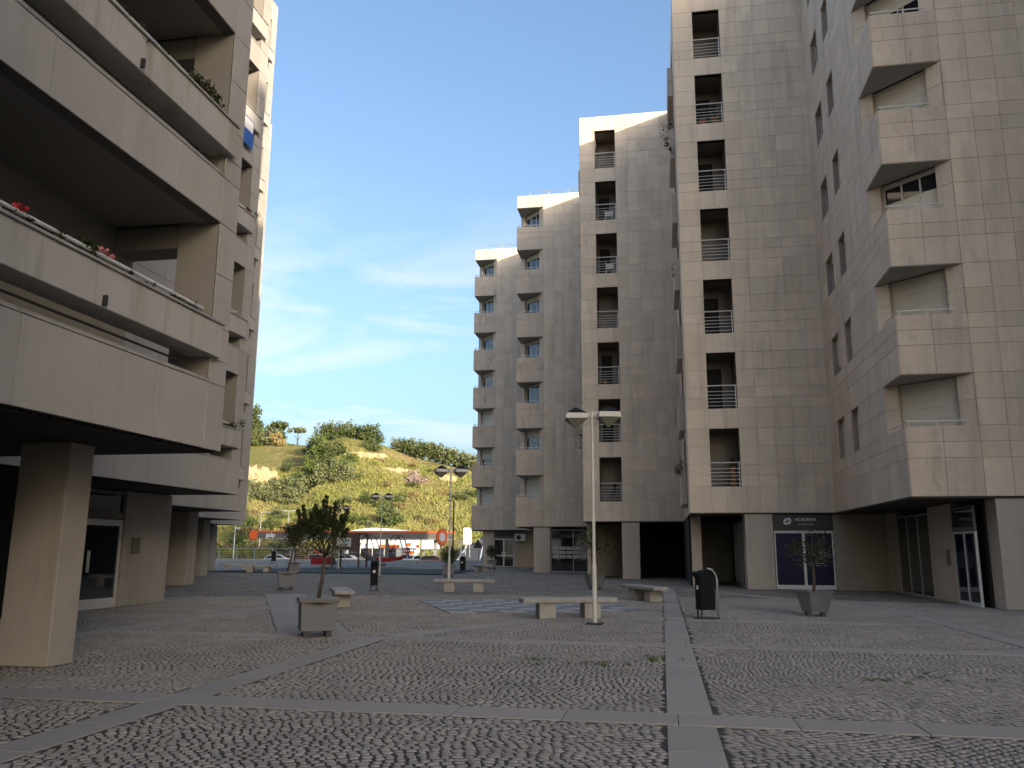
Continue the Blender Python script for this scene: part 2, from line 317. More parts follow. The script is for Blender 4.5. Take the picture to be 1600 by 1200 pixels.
RID = [(-60, 330, 46), (-45, 330, 45), (-32, 320, 42), (-28.3, 306, 38.5), (-25.9, 300, 38.2), (-24.4, 291, 36), (-23.3, 261, 34.5), (-21.6, 258, 35.2), (-20.3, 256, 33.8), (-19, 259, 32.9), (-17.3, 262, 30.3), (-14.6, 258, 27.7), (-12.8, 251, 24.5), (-11, 245, 19.7), (-5, 242, 12), (5, 240, 7), (30, 240, 6)]
RA = np.radians([p[0] for p in RID]); RR = [p[1] for p in RID]; RZ = [p[2] for p in RID]
def vnoise(x, y, s, seed):
    return (np.sin(x*s+seed)*np.cos(y*s*1.13+seed*2.1)+.5*np.sin(x*s*2.3+y*s*1.7+seed*3.3)+.35*np.sin(x*s*4.1-y*s*3.7+seed*1.7))/1.85
def hz(x, y):
    a = np.arctan2(x, y); r = np.hypot(x, y); r1 = np.interp(a, RA, RR); zr = np.interp(a, RA, RZ)
    r0 = 138+10*np.sin(a*9); t = np.clip((r-r0)/(r1-r0), 0, 1)
    z = -.9+(zr+.9)*(.82*t+.18*t*t)
    # limestone step on the left flank
    st = np.clip((np.degrees(a)+22.6)/-1.6, 0, 1); z = z+st*4.5*(np.clip((r-242)/4, 0, 1)-np.clip((r-205)/60, 0, 1))*np.clip((305-r)/60, 0, 1)
    z = z+(vnoise(x, y, .055, 1.)*1.4+vnoise(x, y, .17, 4.)*.5+vnoise(x, y, .5, 2.)*.2)*np.clip(t*4, 0, 1)*np.clip((1.1-t)*3, .3, 1)
    return np.where(r > r1, z-(r-r1)*.10, z)
na, nr = 260, 190; aa = np.radians(np.linspace(-62, 30, na)); rr = np.linspace(118, 430, nr)
A2, R2 = np.meshgrid(aa, rr); X = R2*np.sin(A2); Y = R2*np.cos(A2); Z = hz(X, Y); Z = np.where(R2 < 122, -1.25, Z)
idx = np.arange(na*nr).reshape(nr, na); F = np.stack([idx[:-1, :-1], idx[:-1, 1:], idx[1:, 1:], idx[1:, :-1]], -1).reshape(-1, 4)
hill = link('hill', rawmesh('hill', np.stack([X, Y, Z], -1).reshape(-1, 3), F4=F, material='hill', smooth=True)); tag(hill, 'grassy scrub covered hillside behind the plaza', kind='structure')
# station yard and the road climbing to the right
MB().prism([(-90, 86), (30, 86), (30, 128), (-90, 132)], -1.15, -.7).build('station_yard', 'asphalt', kind='structure')
rd = MB(); RP = [(-20, 92, -.55, 6.5), (-23.5, 108, .2, 6.5), (-27, 125, 1.2, 6), (-32, 150, 2.9, 6), (-36, 172, 4.2, 5.6), (-37, 190, 5.1, 5.2), (-33, 210, 6.2, 5), (-26, 230, 7.2, 5)]
def strip(mb, P, off, wid, dz):
    pr = None
    for k, (x, y, z, w) in enumerate(P):
        x2, y2 = (P[k+1][:2] if k+1 < len(P) else (2*x-P[k-1][0], 2*y-P[k-1][1])); d = Vector((x2-x, y2-y, 0)).normalized(); n = Vector((d.y, -d.x, 0)); o_ = off(w) if callable(off) else off
        c = Vector((x, y, z+dz)); q = (c+n*(o_-wid(w)/2), c+n*(o_+wid(w)/2))
        if pr: mb.quad(pr[0], pr[1], q[1], q[0]); mb.quad(pr[0]-Vector((0, 0, 3)), pr[0], q[0], q[0]-Vector((0, 0, 3))); mb.quad(pr[1], pr[1]-Vector((0, 0, 3)), q[1]-Vector((0, 0, 3)), q[1])
        pr = q
    return mb
road = strip(rd, RP, 0, lambda w: w, 0).build('road', 'asphalt'); road['kind'] = 'structure'
strip(MB(), RP, 0, lambda w: .15, .02).build('centre_line', 'white', road); strip(MB(), RP, lambda w: -w/2+.3, lambda w: .18, .02).build('edge_line', 'white', road)
strip(MB(), RP, lambda w: w/2+.6, lambda w: 1.2, .14).build('road_verge', 'concrete', kind='structure')

# ------------------------------------------------------------------ plaza paving: bands, setts, chess board
BANDS = []
def band(x0, y0, x1, y1, w, step=1.1):
    d = Vector((x1-x0, y1-y0)); L = d.length; n = max(1, round(L/step)); BANDS.append((x0, y0, x1, y1, w)); a = math.atan2(d.y, d.x); h = L/n
    key = ('slab', round(h, 2), w)
    if key not in PAN:
        PAN[key] = MB().box(-h/2+.004, h/2-.004, -w/2, w/2, -.06, .0).mesh('paving_slab', 'granite', bevel=.006)
    for k in range(n):
        t = (k+.5)/n; o = link('paving_slab', PAN[key], plaza); o.location = (x0+d.x*t, y0+d.y*t, random.uniform(-.003, .003)); o.rotation_euler = (random.uniform(-.003, .003), random.uniform(-.003, .003), a)
band(.22, 2, .22, 8.33, .45); band(.22, 8.87, .22, 14.75, .45); band(.22, 15.25, .22, 20.1, .45); band(.22, 20.7, .22, 36.4, .45)
band(-5.2, 2, -5.2, 8.33, .45); band(-5.2, 8.87, -5.2, 14.75, .45)
band(-12, 8.6, 10, 8.6, .54); band(-10.4, 15, 10, 15, .5); band(-10.7, 13, -10.7, 24, .55)
band(6.25, 15.3, 6.25, 25.5, .45); band(-2.6, 20.4, 0, 20.4, .6); band(.5, 20.4, 6, 20.4, .6)
band(-6.65, 15.6, -13.2, 28.2, 1.35, .9); band(-5.0, 15.45, -2.6, 20.0, .55); band(6.25, 25.5, 1.0, 36, .5)
CH = [(-7.6, 25.9), (-5.3, 21.0)]; cu_ = Vector((2.3, -4.9)).normalized(); cv_ = Vector((4.9, 2.3)).normalized(); CS = 5.4/8
for mt in ('tile_light', 'tile_dark'): PAN[mt] = MB().box(-CS/2+.005, CS/2-.005, -CS/2+.005, CS/2-.005, -.05, 0).mesh('chess_tile', mt, bevel=.005)
for i in range(8):
    for j in range(8):
        p = Vector(CH[0])+cu_*(i+.5)*CS+cv_*(j+.5)*CS; o = link('chess_tile', PAN['tile_light' if (i+j) % 2 else 'tile_dark'], plaza); o.location = (p.x, p.y, .002); o.rotation_euler = (0, 0, math.atan2(cu_.y, cu_.x))
def cobbles():
    p = .09; th = math.radians(24); c, s = math.cos(th), math.sin(th)
    def warp(u, v):
        u2 = u+.30*np.sin(1.15*v+.4*np.sin(.5*u))+.05*np.sin(3.1*v+1); v2 = v+.22*np.sin(.9*u+1.3)+.06*np.sin(2.7*u+.8*v)
        return c*u2-s*v2, s*u2+c*v2
    cells = []
    for j in range(-460, 460):
        n = 900; w = p*(.82+.42*rng.random(n)); e = np.cumsum(w)-n*p*.515; v0 = j*p; cells.append(np.stack([e[:-1], e[1:], np.full(n-1, v0), np.full(n-1, v0+p)], 1))
    C = np.concatenate(cells); um = (C[:, 0]+C[:, 1])/2; vm = (C[:, 2]+C[:, 3])/2; x, y = warp(um, vm)
    dep = x*fwd.x+y*fwd.y; lat = x*right.x+y*right.y; r = np.hypot(x, y)
    ok = (dep > 3.6) & (r < R1+.1) & (np.abs(lat) < dep*.68+1.6) & (x > -23) & (x < 11)
    for x0, y0, x1, y1, w in BANDS:
        d = np.array([x1-x0, y1-y0]); L = np.hypot(*d); d /= L; al = (x-x0)*d[0]+(y-y0)*d[1]; pe = np.abs(-(x-x0)*d[1]+(y-y0)*d[0]); ok &= ~((al > -.04) & (al < L+.04) & (pe < w/2+.035))
    al = (x-CH[0][0])*cu_.x+(y-CH[0][1])*cu_.y; pe = (x-CH[0][0])*cv_.x+(y-CH[0][1])*cv_.y; ok &= ~((al > -.05) & (al < 5.45) & (pe > -.05) & (pe < 5.45))
    C = C[ok]; r = r[ok]; x = x[ok]; y = y[ok]; n = len(C); gp = .0075+.010*rng.random((n, 4))**2; U0 = C[:, 0]+gp[:, 0]; U1 = C[:, 1]-gp[:, 1]; V0 = C[:, 2]+gp[:, 2]; V1 = C[:, 3]-gp[:, 3]
    jt = lambda: rng.normal(size=n)*.005
    bot = [warp(U0+jt(), V0+jt()), warp(U1+jt(), V0+jt()), warp(U1+jt(), V1+jt()), warp(U0+jt(), V1+jt())]
    cx = sum(b[0] for b in bot)/4; cy = sum(b[1] for b in bot)/4; h = -.004+rng.normal(size=n)*.002; V = np.zeros((n, 9, 3))
    for k in range(4):
        V[:, k, 0] = bot[k][0]; V[:, k, 1] = bot[k][1]; V[:, k, 2] = -.038
        V[:, k+4, 0] = cx+(bot[k][0]-cx)*.94; V[:, k+4, 1] = cy+(bot[k][1]-cy)*.94; V[:, k+4, 2] = h-.0014+rng.normal(size=n)*.0009
    V[:, 8, 0] = cx; V[:, 8, 1] = cy; V[:, 8, 2] = h
    return V, r, x, y
V, r, x, y = cobbles(); n = len(V)
Q = np.array([(0, 1, 5, 4), (1, 2, 6, 5), (2, 3, 7, 6), (3, 0, 4, 7)]); T = np.array([(4, 5, 8), (5, 6, 8), (6, 7, 8), (7, 4, 8)])
D = np.stack([x, y, np.full(n, -1.6)], 1); dep = D@np.array(fwd); uu = D@np.array(right)/dep; vv = D@np.array(down)/dep
order = np.argsort(np.where((np.abs(uu) < .615) & (vv < .46), dep, 1e9)); first = order[:300]; rest = order[300:]
for k in first:
    cc = V[k, 8]; me = rawmesh('cobble', V[k]-cc, F4=Q, F3=T, material='cobble'); o = link('cobble', me, plaza); o.location = cc
b = (np.arange(len(rest))*9)[:, None, None]
link('cobblestones', rawmesh('cobblestones', V[rest].reshape(-1, 3), F4=(Q[None]+b).reshape(-1, 4), F3=(T[None]+b).reshape(-1, 3), material='cobble'), plaza, 'stuff')
print('cobbles', n)

# ------------------------------------------------------------------ right-hand row of stepped blocks
ZB = [4.26+3.38*k for k in range(9)]
def zlines(n, top):
    z = [3.15]
    for k in range(n): z += [ZB[k], ZB[k]+.47, ZB[k]+.94, ZB[k]+1.72, ZB[k]+2.5]
    return z+[top]
def body(bld, w, dpt, top, d0, cx=2.0):
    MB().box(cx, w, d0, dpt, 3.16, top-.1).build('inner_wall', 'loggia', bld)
    MB().box(.02, w, .02, dpt, top-.1, top).build('roof', 'concrete', bld)
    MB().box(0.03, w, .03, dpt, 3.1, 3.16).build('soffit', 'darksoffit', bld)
def railing(bld, fr, s0, s1, z, d=.06):
    mb = MB(); mb.tube([fr(s0, d, z+1.03), fr(s1, d, z+1.03)], .026, 6)
    r = mb.build('railing', 'white_metal', bld)
    for q in (.14, .31, .46, .61, .77): MB().tube([fr(s0, d, z+q), fr(s1, d, z+q)], .013, 6).build('rail', 'white_metal', r)
    MB().box(s1-.07, s1-.04, d-.012, d+.012, z, z+1.0, fr).build('rail_post', 'white_metal', r)
    return r
def loggia_block(bld, base, Wf, side, nst, top, extras):
    cl = Clad(bld, base); fr = Fr(0, 0, 0); zl = zlines(nst, top); sl = [0, .93, 1.56, 2.18]+list(np.linspace(2.18, Wf, 6))[1:]
    inop = lambda s, z: .93 < s < 2.18 and any(b < z < b+2.5 for b in ZB[:nst])
    cl.grid(fr, sl, zl, inop)
    fw = Fr(-math.pi/2, 0, side); n = 10; slw = list(np.linspace(0, side-.001, n+1)); ws = lambda s, z: slw[5] < s < slw[8] and any(b+.94 < z < b+2.5 for b in ZB[:nst])
    cl.grid(fw, slw, zl, ws)
    for k in range(nst):
        b = ZB[k]; I = MB(); s0, s1, d1 = .93, 2.18, 1.7
        I.quad(fr(s0, d1, b), fr(s1, d1, b), fr(s1, d1, b+2.5), fr(s0, d1, b+2.5)); I.quad(fr(s0, .05, b), fr(s0, d1, b), fr(s0, d1, b+2.5), fr(s0, .05, b+2.5)); I.quad(fr(s1, d1, b), fr(s1, .05, b), fr(s1, .05, b+2.5), fr(s1, d1, b+2.5))
        I.quad(fr(s0, .05, b+2.5), fr(s0, d1, b+2.5), fr(s1, d1, b+2.5), fr(s1, .05, b+2.5)); I.quad(fr(s0, .05, b), fr(s1, .05, b), fr(s1, d1, b), fr(s0, d1, b))
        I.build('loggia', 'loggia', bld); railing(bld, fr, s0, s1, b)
        MB().box(s0+.1, s0+.75, 1.6, 1.68, b+.02, b+2.1, fr).build('balcony_door', 'dim' if k % 3 else 'loggia', bld)
        # projecting window box on the side wall
        MB().box(slw[5]-.1, slw[8]+.1, -.28, -.035, b-.62, b+.94, fw).build('window_box', 'parapet_stone', bld)
        window(bld, fw, slw[5], slw[8], b+.94, b+2.5, .12, [.2, .6, .1, .3, 1, .15, .4, .5][k], 2)
        for e in extras.get(k, ()): e(bld, fr, b)
    cl.emit(); return fr
def tri(mb, a, z0, z1): mb.prism([(0.0, a), (0.0, 0.0), (a, 0.0)], z0, z1); return mb
def corner_block(bld, base, Wf, side, nst, top, shut, sidewin=False):
    cl = Clad(bld, base); fr = Fr(0, 0, 0); zl = zlines(nst, top); A = 2.0
    sl = [0, 1.0, A]+list(np.linspace(A, Wf, max(2, round((Wf-A)/.75))+1))[1:]
    inw = lambda z: any(b+.94 < z < b+2.5 for b in ZB[:nst])
    cl.grid(fr, sl, zl, lambda s, z: s < A and inw(z), lambda s, z: 'parapet_stone' if s < A else 'stone')
    fw = Fr(-math.pi/2, 0, side); q = side-A
    slw = [0, .77, 1.55, 2.22, 2.9, 3.5, 4.1, 5.2, 6.2, 7.2, 8.0, q, q+1, side] if sidewin else list(np.linspace(0, q, 9))+[q+1, side]
    iswin = lambda s: sidewin and (1.55 < s < 2.9 or 4.1 < s < 5.2)
    cl.grid(fw, slw, zl, lambda s, z: inw(z) and (s > q or iswin(s)))
    fc = Fr(-math.pi/4, 0, A); Lc = A*math.sqrt(2); w0, w1 = .48, Lc-.5
    for k in range(nst):
        b = ZB[k]
        cl.grid(fc, [.01, w0], [b+.94, b+1.72, b+2.48]); cl.grid(fc, [w1, Lc-.01], [b+.94, b+1.72, b+2.48])
        f, c = shut[k]
        window(bld, fc, w0, w1, b+.94, b+2.42, .17, f, 3, c); MB().box(w0, w1, .1, .3, b+2.42, b+2.48, fc).build('shutter_box', 'shutter', bld)
        tri(MB(), A, b+.82, b+.92).build('ledge', 'concrete', bld); tri(MB(), A, b+2.482, b+2.498).build('soffit', 'pillar', bld)
        r = MB().tube([fr(.05, .06, b+1.09), fr(1.75, .06, b+1.09)], .022, 6).tube([fw(side-1.75, .06, b+1.09), fw(side-.05, .06, b+1.09)], .022, 6).build('handrail', 'white_metal', bld)
        for s in (.12, .9, 1.7): MB().tube([fr(s, .06, b+.93), fr(s, .06, b+1.09)], .014, 5).build('rail_post', 'white_metal', r)
        if sidewin:
            window(bld, fw, 1.55, 2.9, b+.94, b+2.5, .2, [1, .75, .1, 0, 0, 0, .3, .2, .2][k], 2); window(bld, fw, 4.1, 5.2, b+.94, b+2.5, .2, [1, 1, .1, .05, 0, .1, 0, 0, 0][k], 2)
    cl.emit(); return fr, fw
def pot(bld, fr, s, d, z, r=.16, h=.3, n=160, spread=.3, tall=.5, sd=1):
    rs = np.random.default_rng(sd); p = fr(s, d, z); o = MB().lathe([(r*.7, z), (r, z+h), (r*.85, z+h)], 10, p[:2]).build('flower_pot', 'terracotta', bld)
    V, F = leafcloud([(p[0], p[1], z+h+tall*q) for q in (.2, .5, .8)], [spread, spread*.9, spread*.6], n, .06, rs, .35); link('foliage', rawmesh('foliage', V, F4=F, material='leaf_dark'), o)
def hang(bld, fr, s, d, z, n=160, sd=1, drop=.8, w=.3, mt='leaf_dark'):
    rs = np.random.default_rng(sd); V, F = leafcloud([fr(s+rs.normal()*w*.4, d+rs.normal()*.05, z+.1-drop*q) for q in np.linspace(0, 1, 5)], [w, w*.8, w*.6, w*.45, w*.3], n, .06, rs, .4)
    link('hanging_plant', rawmesh('hanging_plant', V, F4=F, material=mt), bld)
def chairset(bld, fr, b):
    mb = MB(); mb.box(1.45, 1.5, .5, .9, b, b+.85, fr).box(1.9, 1.95, .5, .9, b, b+.85, fr).box(1.45, 1.95, .5, .9, b+.42, b+.46, fr).box(1.45, 1.95, .86, .9, b+.46, b+.9, fr); mb.build('chair', 'lamp_white', bld)
ROW = [(-15.8, 68.9), (-10.12, 58.15), (-4.33, 47.3), (1.22, 36.5), (7.15, 25.75), (13.0, 14.95)]
LBL = ['stone-clad apartment block with corner windows above the double glass door and air conditioner',
       'stone-clad apartment block with corner windows above the mailbox lobby', 'stone-clad apartment block with railed loggias above the dark garage opening',
       'stone-clad apartment block with railed loggias above the dark signed academy shop', 'stone-clad apartment block with angled corner windows and a separate wall of small paired windows']
B = [thing('apartment_block', LBL[i], 'apartment block', (*ROW[i], 0), 0, 'stepped apartment blocks along the plaza') for i in range(5)]
s20 = [(1, 0), (.55, 0), (1, 0), (.2, 0), (.2, 0), (.1, 0), (.15, 0), (0, 0)]; s21 = [(1, 0), (.3, 0), (.06, 0), (.14, 0), (.2, 0), (.22, 0), (.16, 0), (0, 0)]
s5 = [(1, 0), (1, 0), (.06, 1), (.72, 1), (.45, 0), (.3, 0), (.2, 0), (.3, 0), (0, 0)]
corner_block(B[0], (*ROW[0], 0), ROW[1][0]-ROW[0][0], 10.75, 7, 28.0, s20); body(B[0], 12, 12, 28.0, 2.1, 2.1)
corner_block(B[1], (*ROW[1], 0), ROW[2][0]-ROW[1][0], 10.75, 7, 28.0, s21); body(B[1], 12, 12, 28.0, 2.1, 2.1)
loggia_block(B[2], (*ROW[2], 0), ROW[3][0]-ROW[2][0], 10.85, 7, 28.0, {0: [lambda b, f, z: pot(b, f, 1.75, .5, z, .14, .3, 160, .22, .8, 3)], 4: [chairset], 5: [chairset], 2: [lambda b, f, z: pot(b, f, 1.3, .4, z, .14, .3, 100, .2, .4, 9)]}); body(B[2], 12, 12, 28.0, 1.75, .6)
loggia_block(B[3], (*ROW[3], 0), ROW[4][0]-ROW[3][0], 10.8, 7, 27.9, {5: [lambda b, f, z: pot(b, f, 1.25, .35, z, .2, .35, 260, .25, .75, 4), lambda b, f, z: pot(b, f, 1.75, .35, z, .2, .35, 260, .28, .8, 5)], 0: [lambda b, f, z: pot(b, f, 1.9, .5, z, .14, .9, 120, .2, .3, 6)]}); body(B[3], 13, 12, 27.9, 1.75, .6)
corner_block(B[4], (*ROW[4], 0), 5.85, 10.75, 7, 29.8, s5, True); body(B[4], 14, 12, 29.8, 2.1, 2.1)
# plants on the side boxes of the railed blocks
for k, mt in ((0, 'leaf_olive'), (5, 'leaf_dark')):
    hang(B[3], Fr(-math.pi/2, 0, 10.8), 10.8-2.3, -.35, ZB[k]+1.05, 220, 20+k, .35 if k == 0 else 1.3, .42, mt)
hang(B[3], Fr(-math.pi/2, 0, 10.8), 10.8-2.3, -.3, ZB[3]+.5, 60, 33, .5, .2); hang(B[2], Fr(-math.pi/2, 0, 10.85), 10.85-2.3, -.3, ZB[1]+.8, 90, 34, .9, .25)
for i in (0, 1):
    z = 28.0; r = MB(); r.tube([(.9, .5, z+.55), (ROW[i+1][0]-ROW[i][0]-.1, .5, z+.55)], .025, 6); o = r.build('roof_rail', 'grey_metal', B[i])
    for x in np.linspace(.9, 5.3, 4): MB().tube([(x, .5, z), (x, .5, z+.55)], .02, 6).build('rail_post', 'grey_metal', o)
# unseen rear blocks of the same row, their run and height set for shade
rb = thing('apartment_block', 'unseen rear apartment blocks past the viewpoint, extended along the row to shade the plaza', 'apartment block', (13, 14.95, 0))
for k in range(13):
    x, y = 5.85*k, -10.8*k; MB().box(x, x+14+k*4, y, y+10.79, 0, (30 if k == 0 else 32)+.02*k).build('wall', 'stone', rb)
# ---- ground floors of the row
def gwall(bld, x0, x1, y0, y1, z1=3.1, m_='row_pillar', name='pillar', z0=0): return MB().box(x0, x1, y0, y1, z0, z1).build(name, m_, bld, bevel=.012)
def glazing(bld, fr, s0, s1, z0, z1, n, name='door', glass='glass', fw=.07, mid=None, fm='white_metal'):
    f = MB(); f.box(s0, s1, -.03, .05, z0, z0+fw*1.6, fr).box(s0, s1, -.03, .05, z1-fw, z1, fr)
    for k in range(n+1):
        c = s0+(s1-s0)*k/n; a, b = max(s0, c-fw/2), min(s1, c+fw/2); f.box(a, b, -.026, .046, z0+fw*1.6, z1-fw, fr)
    if mid: f.box(s0, s1, -.02, .04, mid-fw/2, mid+fw/2, fr)
    o = f.build(name, fm, bld)
    for k in range(n):
        a = s0+(s1-s0)*k/n; b = s0+(s1-s0)*(k+1)/n; MB().box(a+.02, b-.02, .005, .015, z0+.02, z1-.02, fr).build('pane', glass, o)
    return o
b4 = B[3]; f4 = Fr(0, 0, 0)            # block with the academy
gwall(b4, 2.25, 3.38, .06, 1.2)
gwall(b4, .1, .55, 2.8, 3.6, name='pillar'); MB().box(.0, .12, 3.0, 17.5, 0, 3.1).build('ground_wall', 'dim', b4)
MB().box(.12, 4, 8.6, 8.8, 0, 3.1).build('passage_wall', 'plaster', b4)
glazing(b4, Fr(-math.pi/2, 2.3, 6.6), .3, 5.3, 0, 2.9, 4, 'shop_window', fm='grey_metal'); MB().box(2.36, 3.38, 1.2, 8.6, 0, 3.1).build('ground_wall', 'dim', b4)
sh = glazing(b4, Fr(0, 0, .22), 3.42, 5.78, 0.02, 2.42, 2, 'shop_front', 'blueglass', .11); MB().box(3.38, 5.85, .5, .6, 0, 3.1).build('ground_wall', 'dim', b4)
MB().box(3.4, 5.8, .14, .3, 2.44, 3.08).build('fascia_sign', 'dark_metal', b4)
gw_ = MB().box(5.8, 7.9, .24, .6, 0, 3.1).build('ground_wall', 'plaster', b4)
def put_text(txt, size, mt, parent, x, y, z, rz=0, bold=0.): 
    o = link('lettering', text_mesh(txt, size, mt, bold), parent); o.location = (x, y, z); o.rotation_euler = (math.pi/2, 0, rz); return o
put_text('ACADEMIA', .17, 'white', b4, 4.72, .13, 2.82); put_text('de Formação', .12, 'grey_metal', b4, 4.72, .13, 2.64)
lg = MB()
for k in range(3): lg.tube([(3.98+.15*math.cos(t)*1.0, .125, 2.8+.13*math.sin(t)*(1-.33*k)+.03*math.cos(t)) for t in np.linspace(0, 6.28, 22)], .016, 6)
lg.build('logo_globe', 'white', b4)
for k in range(7): MB().box(4.75, 5.3+.35*random.random(), .205, .213, .98+k*.09, 1.0+k*.09).build('window_print', 'grey_metal', b4)
b5 = B[4]                              # corner block: recessed shop wall, door and big pillar
gwall(b5, 2.25, 4.6, .08, 1.0); 
fp = Fr(-math.pi/2, 1.98, 10.0)        # recessed west wall
glazing(b5, fp, .6, 4.6, 0, 2.9, 3, 'shop_window', fm='grey_metal', fw=.05); gwall(b5, 1.95, 2.3, 3.0, 5.4, name='ground_wall'); glazing(b5, fp, 7.0, 8.9, 0, 2.2, 2, 'door'); glazing(b5, fp, 7.0, 8.9, 2.22, 2.95, 1, 'transom_window', fm='copper')
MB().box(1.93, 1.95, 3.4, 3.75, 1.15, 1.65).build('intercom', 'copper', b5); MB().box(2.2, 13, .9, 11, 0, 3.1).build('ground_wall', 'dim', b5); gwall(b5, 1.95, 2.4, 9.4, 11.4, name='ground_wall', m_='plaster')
b3 = B[2]                              # block with garage
gwall(b3, 2.12, 3.1, .06, 1.0); MB().box(.1, .3, .9, 10.8, 0, 3.1).build('ground_wall', 'plaster', b3); MB().box(.3, 2.1, 4.5, 4.7, 0, 3.1).build('ground_wall', 'plaster', b3)
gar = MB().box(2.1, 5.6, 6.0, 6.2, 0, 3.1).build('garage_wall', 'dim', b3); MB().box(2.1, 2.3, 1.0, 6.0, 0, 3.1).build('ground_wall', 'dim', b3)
b2 = B[1]                              # block with mailboxes
gwall(b2, 1.25, 2.42, .06, .9); lob = glazing(b2, Fr(0, 0, .5), 2.45, 5.55, 0.02, 2.95, 2, 'lobby_window', fw=.05, fm='grey_metal'); gwall(b2, 5.55, 7.4, .4, .8, name='ground_wall', m_='plaster'); MB().box(2.4, 7, 2.4, 2.6, 0, 3.1).build('ground_wall', 'dim', b2)
for i in range(6):
    for j in range(3): MB().box(2.55+i*.48, 2.98+i*.48, .42, .49, .98+j*.29, 1.2+j*.29).build('mailbox', 'grey_metal', b2)
b1 = B[0]                              # end block with the glass door
gwall(b1, .9, 1.75, .5, 1.2); o = glazing(b1, Fr(0, 0, .8), 1.8, 3.5, .02, 2.45, 2, 'door', 'glass', .1, 1.05); gwall(b1, 3.5, 5.8, .72, 1.1, name='ground_wall', m_='plaster'); MB().box(1.75, 5.8, 1.2, 1.4, 0, 3.1).build('ground_wall', 'dim', b1)
MB().box(1.75, 3.5, .74, .86, 2.47, 3.09).build('fascia_sign', 'planter', b1); put_text('MEDICAL', .3, 'dark_metal', b1, 2.65, .73, 2.65, 0, .008)
for s in (-.12, .12): MB().box(2.65+s-.03, 2.65+s+.03, .7, .74, .95, 1.35).build('handle', 'white_metal', o)
gwall(b1, 1.75, 1.8, .6, .9, name='pillar')
ac = thing('air_conditioner', 'white air conditioner unit with round fan beside the double glass door', 'air conditioner', (ROW[0][0]+4.1, ROW[0][1]+.70, 2.25))
MB().box(-.42, .42, -.32, -.01, 0, .6).build('casing', 'white', ac, bevel=.02); MB().lathe([(.2, 0), (.2, .02), (.16, .03)], 20).build('fan_grille', 'dark_metal', ac).matrix_local = Matrix.Translation((-.1, -.325, .3)) @ Matrix.Rotation(math.pi/2, 4, 'X')

